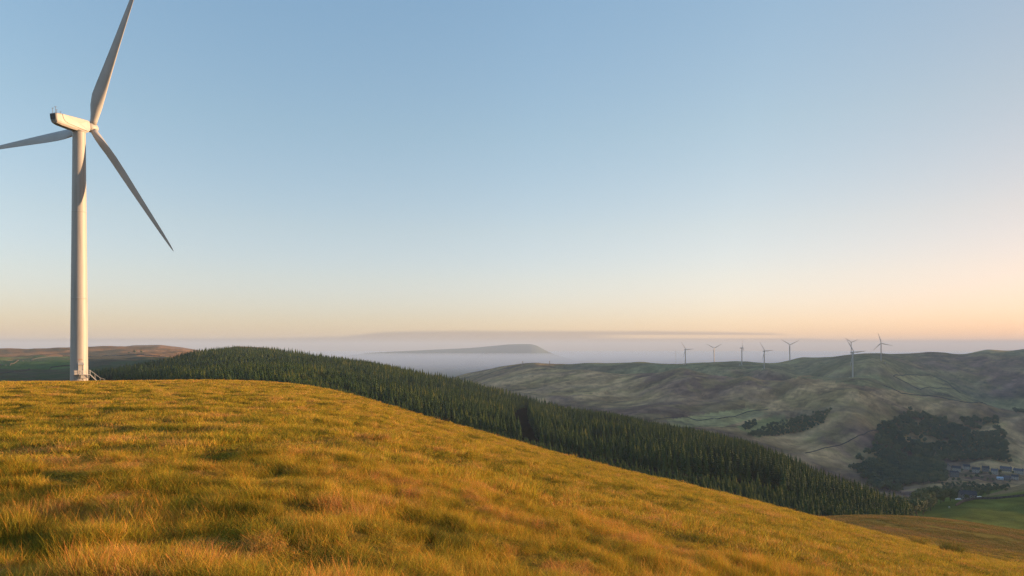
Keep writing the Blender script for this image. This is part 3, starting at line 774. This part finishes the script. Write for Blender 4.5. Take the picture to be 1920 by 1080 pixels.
def side_panel_mesh(sgn):
    mb = MB(); o = [(-5.35, 1.02), (-5.15, .1), (-4.75, -.42), (-4.1, -.72), (-.6, -1.25), (1.0, -1.38), (1.75, -1.2), (2.05, -.6), (2.05, .5), (1.75, .96), (1.2, 1.05)]
    def hw(s): return float(np.interp(s, [-5.6, -3, -1.6, 1.0, 1.7, 2.15], [1.12, 1.22, 1.26, 1.26, 1.15, .95]))
    n = len(o); out = [nac_frame(s, sgn*(hw(s)+.10), h) for s, h in o]; inn = [nac_frame(s, sgn*(hw(s)-.25), h) for s, h in o]
    c = nac_frame(-1.6, sgn*(hw(-1.6)+.115), -.1)
    fs = [(k, (k+1) % n, n+(k+1) % n, n+k) for k in range(n)] + [(k, (k+1) % n, 2*n) for k in range(n)]
    mb.add(out+inn+[c], fs); return mb.mesh("side_panel", white_gel)
def louvre_mesh():
    mb = MB()
    for i in range(4):
        h = .70-.27*i; w = .72-.03*i
        pts = [nac_frame(-6.76-.11, -w, h), nac_frame(-6.76-.11, w, h), nac_frame(-6.76-.11, w, h-.15), nac_frame(-6.76-.11, -w, h-.15)]
        back = [p + Vector((0, .12, .01)) for p in pts]
        mb.add(pts+back, [(0,1,2,3),(4,7,6,5),(0,4,5,1),(1,5,6,2),(2,6,7,3),(3,7,4,0)])
    return mb.mesh("louvre", dark_gap)
def rear_panel_mesh():
    mb = MB(); o = [(-.80, .93), (.80, .93), (.80, .30), (.76, -.20), (.62, -.66), (-.62, -.66), (-.76, -.20), (-.80, .30)]
    a_ = [nac_frame(-6.83, w, h) for w, h in o]; b_ = [nac_frame(-6.70, w, h) for w, h in o]
    mb.loft([b_, a_]); return mb.mesh("rear_panel", paint("grey_louvre_panel", (.13, .14, .14), .6, .2, 1))
def sensor_mesh(h):
    mb = MB(); mb.tube((0, 0, 0), (0, 0, h), .05, .04, 6); mb.tube((-.16, 0, h*.97), (.16, 0, h*.97), .028, n=5); mb.box((-.22, -.05, h*.95), (-.12, .05, h*1.08)); mb.tube((.16, 0, h*.95), (.16, 0, h*1.1), .06, .02, 6)
    return mb.mesh("sensor_mast", paint("sensor_grey", (.16, .17, .18), .6, .1, 2))
def hub_mesh():
    mb = MB(); rings = []; N = 28
    for s, r in ((2.25, .80), (2.5, .98), (2.8, 1.12), (3.5, 1.2), (4.1, 1.14), (4.55, .95), (4.85, .68), (5.05, .35), (5.12, .05)):
        rings.append([nac_frame(s, r*math.cos(6.28318*k/N), r*math.sin(6.28318*k/N)) for k in range(N)])
    mb.loft(rings); return mb.mesh("hub", white_gel, True)
BL = 36.5
def blade_mesh():
    """root at the origin, length along Z, trailing edge towards local +X at the pitch below, shaft along Y"""
    st = [(.9, 1.5, 1, 132), (1.8, 1.55, .98, 135), (3.0, 1.85, .80, 140), (5.0, 2.55, .52, 147), (7.5, 2.9, .36, 153), (10, 2.75, .29, 158), (14, 2.4, .25, 163), (19, 1.95, .23, 166), (25, 1.48, .21, 168), (31, 1.02, .19, 170), (34.6, .62, .17, 170), (35.8, .36, .16, 170), (BL, .06, .3, 170)]
    N = 22; rings = []
    for z, c, tk, be in st:
        ring = []; b = math.radians(be); blend = max(0, min(1, (tk-.34)/.62))
        for k in range(N):
            t = 2*math.pi*k/N; x = .5*(1-math.cos(t)); sgn = 1 if math.sin(t) >= 0 else -1
            yt = 5*tk*(.2969*math.sqrt(max(x, 0))-.126*x-.3516*x*x+.2843*x**3-.1036*x**4)
            ax, ay = (x-.30)*c, sgn*yt*c*(1.05 if sgn > 0 else .85)
            cxx, cyy = -.5*c*math.cos(t), .5*c*math.sin(t)
            px_ = ax*(1-blend)+cxx*blend; py_ = ay*(1-blend)+cyy*blend
            X = px_*math.cos(b) - py_*math.sin(b); Y = -px_*math.sin(b) - py_*math.cos(b)
            ring.append(Vector((X, Y + .9*(z/BL)**2, z)))
        rings.append(ring)
    mb = MB(); mb.loft(rings); return mb.mesh("blade", grey_gel, True)
ME = dict(tower=tower_mesh(), nacelle=nacelle_mesh(), hub=hub_mesh(), blade=blade_mesh(), panel_r=side_panel_mesh(1), panel_l=side_panel_mesh(-1), louvre=louvre_mesh(), sens=sensor_mesh(1.15), kiosk=None)
def turbine(p, theta, alpha, sc, label, group, detail=False):
    r_ = empty("wind_turbine", p, -math.radians(theta)); r_.scale = (sc, sc, sc)
    tag(r_, label, "wind turbine", group)
    tw = link("tower", ME['tower'], r_); na = link("nacelle", ME['nacelle'], r_); hb = link("hub", ME['hub'], r_)
    d = Vector((0, math.cos(TILT), math.sin(TILT))); e2 = Vector((1, 0, 0)); e1 = e2.cross(d)
    H = nac_frame(3.5, 0, 0)
    for k in range(3):
        a_ = math.radians(alpha+120*k); u = math.cos(a_)*e1+math.sin(a_)*e2; v = d.cross(u)
        M = Matrix.Identity(4)
        for i in range(3): M[i][0] = v[i]; M[i][1] = d[i]; M[i][2] = u[i]; M[i][3] = H[i]
        b = link("blade", ME['blade'], r_); b.matrix_local = M if detail else M @ Matrix.Rotation(math.radians(-18), 4, 'Z')
    if detail:
        link("side_panel", ME['panel_r'], na); link("side_panel", ME['panel_l'], na); rp = link("rear_panel", rear_panel_mesh(), na); lv = link("louvre", ME['louvre'], na)
        for s, w, k in ((-6.3, -.55, 1), (-6.1, .05, 1.25), (-5.6, -.2, .8), (-5.2, .5, .45)):
            o = link("sensor_mast", ME['sens'], na); o.location = nac_frame(s, w, 1.13); o.scale = (1, 1, k)
    return r_, tw
BASE = at(148.3, 161.0)
print("turbine base z", BASE.z, "want", -7.8)
big, big_tower = turbine((BASE.x, BASE.y, -7.75), 15, 26, 1.0, "huge white wind turbine standing alone on the golden slope at left", None, True)
def tower_foot(root, tower):
    """door, platform, cabinet and steps, in a frame turned to face the photographer's right"""
    phi = math.radians(137.6) ; th = math.radians(15)
    # world directions into the turbine's own frame (turned by -12 degrees about z)
    n = Vector((math.sin(phi-th), math.cos(phi-th), 0)); t = Vector((-n.y, n.x, 0))
    M = Matrix(((t.x, n.x, 0, 0), (t.y, n.y, 0, 0), (0, 0, 1, 0), (0, 0, 0, 1)))
    mb = MB(); mb.box((-.45, 1.62, 1.95), (.45, 1.92, 4.05), 0, M); mb.box((-.52, 1.60, 1.93), (-.45, 1.97, 4.12), 0, M); mb.box((.45, 1.60, 1.93), (.52, 1.97, 4.12), 0, M)
    dr = link("door", mb.mesh("door", white_gel), root)
    mb = MB()   # wedge hood over the door
    vs = [M @ Vector(p) for p in ((-.62,1.6,4.12),(.62,1.6,4.12),(.62,2.35,4.12),(-.62,2.35,4.12),(-.5,1.6,4.85),(.5,1.6,4.85))]
    mb.add(vs, [(0,1,2,3),(3,2,5,4),(0,3,4),(1,5,2),(0,4,5,1)]); link("hood", mb.mesh("hood", white_gel), dr)
    mb = MB(); mb.box((.36, 1.925, 2.95), (.40, 1.99, 3.1), 0, M); link("handle", mb.mesh("handle", dark_gap), dr)
    mb = MB(); mb.box((-1.45, 1.45, 1.80), (-.58, 2.45, 2.85), 0, M); mb.box((-1.50, 1.42, 2.85), (-.55, 2.50, 2.90), 0, M)
    cb = link("cabinet", mb.mesh("cabinet", white_gel), root)
    mb = MB(); mb.box((-.1, 1.7, .95), (1.35, 2.35, 1.68), 0, M); link("cabinet", mb.mesh("cabinet", white_gel), root)
    mb = MB(); mb.box((-.55, 1.7, 1.80), (1.75, 2.95, 1.90), 0, M)
    for tt in (-.45, 1.65): mb.tube(M @ Vector((tt, 2.85, 1.85)), M @ Vector((tt, 2.0, .9)), .05)
    pf = link("platform", mb.mesh("platform", steel), root)
    mb = MB()
    for z in (2.4, 2.9): mb.tube(M @ Vector((-.5, 2.92, z)), M @ Vector((1.7, 2.92, z)), .03)
    for tt in (-.5, .25, 1.0, 1.7): mb.tube(M @ Vector((tt, 2.92, 1.9)), M @ Vector((tt, 2.92, 2.9)), .03)
    link("railing", mb.mesh("railing", steel), pf)
    mb = MB(); A = Vector((1.75, 0, 1.85)); B = Vector((3.55, 0, -.1))
    for y in (2.05, 2.9):
        mb.tube(M @ Vector((1.75, y, 1.85)), M @ Vector((3.55, y, -.2)), .055)
    for i in range(8):
        q = (i+.5)/8; c = A.lerp(B, q); mb.box((c.x-.12, 2.05, c.z-.02), (c.x+.12, 2.9, c.z+.02), 0, M)
    stp = link("steps", mb.mesh("steps", steel), root)
    mb = MB()
    for y in (2.02, 2.93):
        mb.tube(M @ Vector((1.75, y, 2.85)), M @ Vector((3.9, y, .95)), .02); mb.tube(M @ Vector((3.9, y, .95)), M @ Vector((4.7, y, .7)), .02)
        for tt, z0, z1 in ((1.78, 1.8, 2.83), (2.8, .8, 1.92), (3.9, -.3, .95), (4.7, -.5, .7)): mb.tube(M @ Vector((tt, y, z0)), M @ Vector((tt, y, z1)), .02)
    link("handrail", mb.mesh("handrail", steel), stp)
    mb = MB()
    for i in range(6): mb.box((-.42+.14*i, 1.63, 5.35), (-.34+.14*i, 1.835, 5.45), 0, M)
    link("marking", mb.mesh("marking", redmark), tower)
    mb = MB(); N = 40
    rings = [[Vector((r*math.cos(6.28318*k/N), r*math.sin(6.28318*k/N), z)) for k in range(N)] for r, z in ((2.6, -1.2), (2.6, -.02), (2.5, .04), (1.8, .05))]
    mb.loft(rings); link("foundation", mb.mesh("foundation", paint("concrete", (.32, .30, .27), .9, .2, 1.5)), root)
tower_foot(big, big_tower)

km = MB(); km.box((-1.3, -1.6, -.5), (1.3, 1.6, 2.3)); km.box((-1.45, -1.75, 2.3), (1.45, 1.75, 2.5)); ME['kiosk'] = km.mesh("housing", white_gel)
kd = MB(); kd.box((-.5, -1.64, .1), (.5, -1.6, 2.0)); KD = kd.mesh("door", paint("kiosk_door", (.45, .48, .46), .6, .1, 2))
# px, row of foot, depth, row of hub, yaw, rotor angle, kiosk offset, label
far = [
 (1285, 684.8, 2560, 655.5, 160, 34, -4, "leftmost small turbine of the distant ridge, beside the thin mast"),
 (1339, 681.5, 2950, 653.0, 205, 60, 0, "second turbine from left on the ridge, foot behind the skyline, two blades raised"),
 (1391, 683.8, 2400, 652.3, 115, 4, -5, "third distant turbine from left, rotor seen edge-on with one blade straight up"),
 (1433, 692.5, 2200, 658.2, 160, 34, -5, "fourth distant turbine from left, on the pasture, one blade pointing right"),
 (1481, 676.0, 2700, 646.5, 205, 57, 0, "fifth turbine from left standing alone on the skyline, two blades in a V"),
 (1596, 671.0, 2560, 641.8, 190, 55, 0, "turbine behind and above the nearer one, two blades raised in a wide V"),
 (1599, 699.8, 1945, 660.5, 160, 34, -8, "nearest turbine of the distant ridge, long tower standing in green pasture"),
 (1652, 678.0, 2200, 643.5, 200, 15, 5, "rightmost turbine on the ridge, one blade pointing up"),
]
for px, py, Y, hy, th, al, ko, lab in far:
    x = (px-960)/F*Y; zg = zat(x, Y); zh = (HY-hy)/F*Y; sc = (zh-zg)/HUBH
    print("far turbine", px, "ground row", round(HY-F*zg/Y, 1), "want", py, "scale", round(sc, 2))
    turbine((x, Y, zg), th, al, sc, lab, "wind turbines on the far ridge")
    if ko:
        kx = x+ko/F*Y*1.0; r_ = empty("transformer_kiosk", (kx, Y-6, zat(kx, Y-6)), .3); r_.scale = (1.15,)*3
        link("housing", ME['kiosk'], r_); link("door", KD, r_)
        tag(r_, {1285: "white kiosk at the foot of the leftmost distant turbine", 1391: "white kiosk left of the edge-on turbine's foot", 1433: "white kiosk left of the fourth turbine on the pasture",
                 1599: "white kiosk left of the nearest ridge turbine's foot", 1652: "white kiosk right of the rightmost turbine's foot"}[px], "kiosk", "kiosks beside the far turbines")

# ------------------------------------------------------------------ pylons and mast
def pylon(p, h, lab):
    r_ = empty("electricity_pylon", p, .5); tag(r_, lab, "pylon", "pylons on the left end of the ridge")
    mb = MB(); w = h*.13
    def cor(z): k = w*(1-.86*z/h); return [Vector((sx_*k, sy_*k, z)) for sx_, sy_ in ((-1,-1),(1,-1),(1,1),(-1,1))]
    lv = [-1, h*.25, h*.45, h*.62, h*.78, h]
    for i in range(5):
        A_, B_ = cor(max(lv[i], 0)), cor(lv[i+1])
        if i == 0: A_ = [v-Vector((0, 0, 1)) for v in A_]
        for k in range(4):
            mb.tube(A_[k], B_[k], .16, n=4); mb.tube(A_[k], B_[(k+1) % 4], .09, n=4); mb.tube(A_[(k+1) % 4], B_[k], .09, n=4)
    link("lattice", mb.mesh("lattice", steel_dark), r_)
    for z, L in ((.60, .20), (.75, .26), (.90, .18)):
        mb = MB(); mb.tube((-h*L, 0, h*z), (h*L, 0, h*z), .12, n=4); mb.tube((-h*L, 0, h*z), (0, 0, h*(z+.06)), .08, n=4); mb.tube((h*L, 0, h*z), (0, 0, h*(z+.06)), .08, n=4)
        link("crossarm", mb.mesh("crossarm", steel_dark), r_)
steel_dark = paint("weathered_steel", (.13, .13, .13), .7, .2, 1)
pylon(at(980, 2540), 23, "taller lattice pylon on the left end of the far ridge")
pylon(at(1030.5, 2560), 17, "shorter pylon right of the taller one on the far ridge")
def mast(p, h):
    r_ = empty("radio_mast", p); tag(r_, "thin pale mast on the skyline left of the leftmost distant turbine", "mast")
    mb = MB(); q = [Vector((math.cos(a_), math.sin(a_), 0))*.8 for a_ in (0, 2.09, 4.19)]
    for k in range(3):
        mb.tube(q[k], q[k]+Vector((0, 0, h)), .12, n=4)
        for i in range(20): mb.tube(q[k]+Vector((0, 0, h*i/20)), q[(k+1) % 3]+Vector((0, 0, h*(i+1)/20)), .06, n=4)
    link("lattice", mb.mesh("lattice", steel), r_)
    for k in range(3):
        a_ = 2.09*k+.5; g = MB(); g.tube((h*.3*math.cos(a_), h*.3*math.sin(a_), -1.5), (0, 0, h*.92), .03, n=4); link("guy_wire", g.mesh("guy_wire", steel), r_)
mast(at(1267, 2900), 62)

# ------------------------------------------------------------------ walls of the fields
stone = paint("dark_gritstone", (.07, .065, .058), .95, .45, .8, .1)
def wall(pts, lab, h=1.4, w=.6, name="dry_stone_wall"):
    P_ = []
    for a_, b_ in zip(pts[:-1], pts[1:]):
        n = max(2, int((b_-a_).length/9)); P_ += [a_.lerp(b_, i/n) for i in range(n)]
    P_.append(pts[-1]); h *= .8 if pts[0].y > 900 else 1.0; w *= .6 if pts[0].y > 900 else 1.0; c0 = P_[len(P_)//2].copy(); c0.z = zat(c0.x, c0.y); mb = MB(); rings = []
    for i, p in enumerate(P_):
        t = (P_[min(i+1, len(P_)-1)]-P_[max(i-1, 0)]); t.z = 0; t.normalize(); s = Vector((-t.y, t.x, 0)); z = zat(p.x, p.y)
        q = Vector((p.x, p.y, z))-c0; hh = h*(.9+.2*random.random())
        rings.append([q+s*w*.5-Vector((0,0,.5)), q+s*w*.33+Vector((0,0,hh)), q-s*w*.33+Vector((0,0,hh)), q-s*w*.5-Vector((0,0,.5))])
    mb.loft(rings); o = link(name, mb.mesh(name, stone)); o.location = c0; tag(o, lab, "wall")
wall([at(1792, 512), at(1815, 532), at(1840, 545), at(1880, 550), at(1935, 552)], "dark stone wall along the crest of the green field, right of the farmhouse", 1.7, .7)
def hw(pts, y0, y1): return [hit(a_, b_, y0, y1) for a_, b_ in pts]
wall(hw([(1675,706),(1700,718),(1728,732)], 1900, 2800), "wall down the left side of the pale field below the ridge", 2.2, 1.8)
wall(hw([(1675,705.5),(1710,703),(1745,703.5),(1775,716),(1800,737)], 1900, 2800), "wall over the top and right side of the pale field below the ridge", 2.4, 2.2)
wall(hw([(1728,729.5),(1760,729),(1789,729.5)], 1900, 2800), "wall between the pale field and the strip below it", 2.0, 1.6)
wall(hw([(1655,722),(1690,738),(1740,742),(1800,753),(1850,759)], 1200, 2100), "long wall just under the crest of the middle ridge", 2.2, 2.0)
wall(hw([(1225,787),(1290,783),(1345,786),(1400,773),(1440,768)], 1150, 1900), "wall along the lower fields behind the plantation", 1.8, 1.6)
wall(hw([(1510,850),(1560,838),(1620,815),(1665,795),(1675,788)], 1100, 1900), "wall along the pale track climbing the spur", 1.5, 1.4)
wall(hw([(0,701),(50,696),(95,690),(136,686)], 400, 1800), "dark wall across the shadowed pasture at far left", 1.8, 1.4)
wall(hw([(0,686),(60,675),(120,668),(170,668)], 700, 2200), "wall between green pasture and brown moor at far left", 2.2, 1.8)
wall(hw([(165,669),(220,667),(300,668),(345,670)], 700, 2300), "wall under the brown moor right of the great turbine", 2.0, 1.6)

# ------------------------------------------------------------------ farmhouse, village
stone_w = paint("millstone_wall", (.17, .15, .125), .95, .3, 1.2, .1)
stone_l = paint("pale_rendered_wall", (.40, .34, .27), .9, .15, .6, .1)
slate = paint("slate_roof", (.055, .055, .062), .7, .25, 1.5, .2)
slate_l = paint("pale_slate_roof", (.10, .10, .115), .7, .2, 1.5, .2)
glass = paint("window_glass", (.03, .035, .04), .12, .2, 1, .5)
frame_w = paint("white_window_frame", (.65, .66, .66), .6, .05, 2)
def house(p, rz, w, d, h, rh, lab, wm=None, rm=None, cols=3, rows=2, chim=(-.4, .4), name="stone_house", group=None, cat="house", winframe=True):
    r_ = empty(name, (p[0], p[1], p[2]-.3), rz); tag(r_, lab, cat, group); wm = wm or stone_w; rm = rm or slate
    mb = MB(); X, Y_ = w/2, d/2
    vs = [(-X,-Y_,-2.5),(X,-Y_,-2.5),(X,Y_,-2.5),(-X,Y_,-2.5),(-X,-Y_,h),(X,-Y_,h),(X,Y_,h),(-X,Y_,h),(-X,0,h+rh),(X,0,h+rh)]
    mb.add(vs, [(0,1,5,4),(2,3,7,6),(1,2,6,9,5),(3,0,4,8,7),(3,2,1,0),(4,5,9,8),(6,7,8,9)]); link("walls", mb.mesh("walls", wm), r_)
    mb = MB(); o = .35; k = rh/Y_
    for s in (-1, 1):
        a_ = [Vector((-X-o, s*(Y_+o), h-k*o+.03)), Vector((X+o, s*(Y_+o), h-k*o+.03)), Vector((X+o, 0, h+rh+.03)), Vector((-X-o, 0, h+rh+.03))]
        b_ = [v+Vector((0, 0, .18)) for v in a_]; f = [(0,1,2,3),(7,6,5,4),(0,4,5,1),(1,5,6,2),(2,6,7,3),(3,7,4,0)]
        mb.add(a_+b_, f)
    rf = link("roof", mb.mesh("roof", rm), r_)
    for c in chim:
        mb = MB(); mb.box((c*w-.45, -.35, h+rh-.6), (c*w+.45, .35, h+rh+1.2)); mb.box((c*w-.52, -.42, h+rh+1.2), (c*w+.52, .42, h+rh+1.32))
        for q in (-.2, .2): mb.tube((c*w+q, 0, h+rh+1.32), (c*w+q, 0, h+rh+1.65), .11, .1, 6)
        link("chimney", mb.mesh("chimney", stone_w), rf)
    for i in range(cols):
        for j in range(rows):
            x = -X + w*(i+.5)/cols; z = h*(j+.5)/rows-.35
            for s in (-1,):
                door = (j == 0 and i == cols//2 and rows > 1)
                hw_, z0, z1 = (.5, -.3+.3, 2.05) if door else (.55, z-.1, z+1.1)
                mb = MB(); mb.box((x-hw_-.12, s*Y_-.10, z0-.12), (x+hw_+.12, s*Y_+.02, z1+.12)); fr = link("door" if door else "window", mb.mesh("window", frame_w if winframe else stone_w), r_)
                mb = MB()
                for q in (0, 1): mb.box((x-hw_+q*(hw_+.03), s*Y_-.14, z0), (x-.03+q*(hw_+.03), s*Y_-.08, z1))
                link("pane", mb.mesh("pane", glass), fr)
    return r_
fp = at(1814, 565)
house(fp, -.30, 11.5, 7.5, 4.6, 2.8, "dark stone farmhouse with slate roof on the crest above the green field", cols=4, name="farmhouse")
V = [ # px, row, width, depth, height, roof, yaw, label, wall, roof material, cols, rows
 (1777, 881, 7, 8, 6.5, 3.2, 1.35, "pale gabled house at the left end of the village", stone_l, slate, 2, 2),
 (1789, 894, 13, 8, 7.5, 2.0, .15, "tall three-storey mill cottages at the lower left of the village", stone_w, slate, 5, 3),
 (1793, 883, 14, 8, 5.5, 3.0, -.05, "slate-roofed terrace behind the three-storey cottages", stone_l, slate, 5, 2),
 (1812, 880, 11, 8, 5.5, 3.2, .1, "second terrace from left in the upper village row", stone_l, slate, 4, 2),
 (1830, 886, 12, 8, 5.5, 3.2, -.25, "middle terrace of the upper village row, with two chimneys", stone_l, slate, 5, 2),
 (1848, 884, 11, 8, 6, 3.0, .05, "fourth terrace from left in the upper village row", stone_w, slate, 4, 2),
 (1865, 889, 10, 8, 6, 3.0, -.3, "fifth terrace of the upper village row, above the blue-roofed shed", stone_l, slate_l, 4, 2),
 (1886, 884, 18, 8, 5.5, 3.0, -.15, "long slate terrace at the right of the village", stone_w, slate_l, 7, 2),
 (1910, 888, 15, 8, 5.5, 3.0, -.35, "terrace near the right edge of the photo, behind the lower houses", stone_l, slate_l, 6, 2),
 (1888, 901, 10, 8, 5, 2.6, .3, "grey house below the long terrace, right of the pale shed", stone_w, slate_l, 3, 2),
 (1903, 899, 10, 8, 5, 2.6, -.2, "lower right house of the village beside its neighbour", stone_l, slate, 3, 2),
]
for px, py, w, d, h, rh, yw, lab, wm, rm, cc, rr_ in V:
    p = hit(px, py, 1000, 1600)
    house(p, yw-.5, w, d, h*1.15, rh*1.1, lab, wm, rm, cc, rr_, group="houses of the village", name="terraced_house" if w > 10 else "stone_house")
p = hit(1875, 899, 1000, 1600)
house(p, -.3, 9, 6, 3.2, 1.6, "pale blue roofed shed in the lower village", paint("shed_cladding", (.5, .55, .6), .6, .1, 1), paint("pale_blue_roof", (.42, .52, .62), .5, .05, 1), 2, 1, (), "shed", cat="shed")

def car(p, rz, lab, name, col, hbody, L=4.3, Hh=1.45):
    r_ = empty(name, p, rz); tag(r_, lab, name.split('_')[-1]); paintm = paint("car_paint", col, .3, .03, 1, .6)
    W_ = .86; mb = MB(); prof = [(-L/2, .35), (-L/2, .80), (-L*.44, hbody), (-L*.38, Hh), (L*.12 if Hh < 1.7 else L*.36, Hh), (L*.27 if Hh < 1.7 else L*.42, .92), (L*.47, .80), (L/2, .55), (L/2, .35)]
    a_ = [Vector((x, -W_, z)) for x, z in prof]; b_ = [Vector((x, W_, z)) for x, z in prof]
    for q in (a_, b_):
        for v in q:
            if v.z > 1.1: v.y *= .86
    mb.loft([a_, b_]); link("body", mb.mesh("body", paintm), r_)
    for s in (-1, 1):
        mb = MB(); z0, z1 = .95, Hh-.1; y0, y1 = s*(W_*.945+.02), s*(W_*.86+.02)
        mb.add([(-L*.36, y0, z0), (L*.2, y0, z0), (L*.1, y1, z1), (-L*.34, y1, z1)], [(0, 1, 2, 3)]); link("window", mb.mesh("window", glass), r_)
    for x in (-L*.31, L*.31):
        for s in (-1, 1):
            mb = MB(); mb.tube((x, s*(W_-.16), .33), (x, s*(W_+.03), .33), .33, n=14); wh = link("wheel", mb.mesh("wheel", dark_gap), r_)
            mb = MB(); mb.tube((x, s*(W_+.03), .33), (x, s*(W_+.045), .33), .2, n=10); link("rim", mb.mesh("rim", steel), wh)
car(at(1797, 548), 2.8, "silver-white car parked at the left end of the farmhouse", "parked_car", (.6, .6, .6), .95)
car(at(1836, 560), .15, "white van parked right of the farmhouse", "parked_van", (.75, .78, .82), 1.5, 4.9, 2.0)

wool = paint("sheep_wool", (.62, .59, .52), .95, .1, 8, .1)
def sheep_mesh():
    mb = MB(); N = 10; rings = []
    for x, z, r, sq in ((-.58, .72, .05, 1), (-.54, .70, .22, 1), (-.35, .66, .31, 1), (0, .64, .34, 1), (.32, .67, .30, 1), (.48, .76, .20, .9), (.62, .86, .13, .9), (.74, .84, .11, .8), (.88, .76, .06, .8)):
        rings.append([Vector((x, r*sq*math.cos(6.283*k/N), z+r*math.sin(6.283*k/N))) for k in range(N)])
    mb.loft(rings)
    for x, y in ((-.42, .15), (-.42, -.15), (.32, .14), (.32, -.14)): mb.tube((x, y, .55), (x+.03, y, .28), .07, .045); mb.tube((x+.03, y, .28), (x, y, 0), .045, .03)
    for s in (-1, 1): mb.tube((.70, s*.08, .92), (.66, s*.2, .93), .035, .01, 4)
    return mb.mesh("sheep", wool, True)
SM = sheep_mesh()
for q, lab in ((at(1780, 505), "sheep standing on the bank left of the farmhouse"), (hit(1734, 741, 1300, 2100), "left sheep of three on the middle ridge"),
               (hit(1768, 740, 1300, 2100), "middle sheep of three on the middle ridge"), (hit(1774, 739, 1300, 2100), "right sheep of three on the middle ridge")):
    o = link("sheep", SM); o.location = q; o.rotation_euler.z = random.uniform(0, 6); o.scale = (1.25,)*3; tag(o, lab, "sheep")
# ------------------------------------------------------------------ haze
def build_haze():
    mb = MB(); mb.box((-31500, -31500, -262), (31500, 31500, 275))
    m = bpy.data.materials.new("haze_air"); m.use_nodes = True; nt = m.node_tree; nt.nodes.clear()
    out = nt.nodes.new('ShaderNodeOutputMaterial'); pv = nt.nodes.new('ShaderNodeVolumePrincipled')
    pv.inputs['Color'].default_value = (.48, .64, .87, 1); pv.inputs['Density'].default_value = 7.2e-5
    pv.inputs['Anisotropy'].default_value = 0.0
    nt.links.new(pv.outputs[0], out.inputs['Volume'])
    tag(link("haze", mb.mesh("haze", m)), "thin dawn haze over the moor", "haze", kind="stuff")
build_haze()
def build_fog():
    m = bpy.data.materials.new("fog_air"); m.use_nodes = True; nt = m.node_tree; nt.nodes.clear()
    out = nt.nodes.new('ShaderNodeOutputMaterial'); pv = nt.nodes.new('ShaderNodeVolumePrincipled')
    pv.inputs['Color'].default_value = (.46, .64, .93, 1); pv.inputs['Density'].default_value = 2.2e-4
    nt.links.new(pv.outputs[0], out.inputs['Volume'])
    mb = MB(); mb.box((-24000, 6000, -258), (16000, 29000, -66))
    tag(link("fog", mb.mesh("fog", m)), "flat bank of morning fog over the far lowland", "fog", kind="stuff")
build_fog()
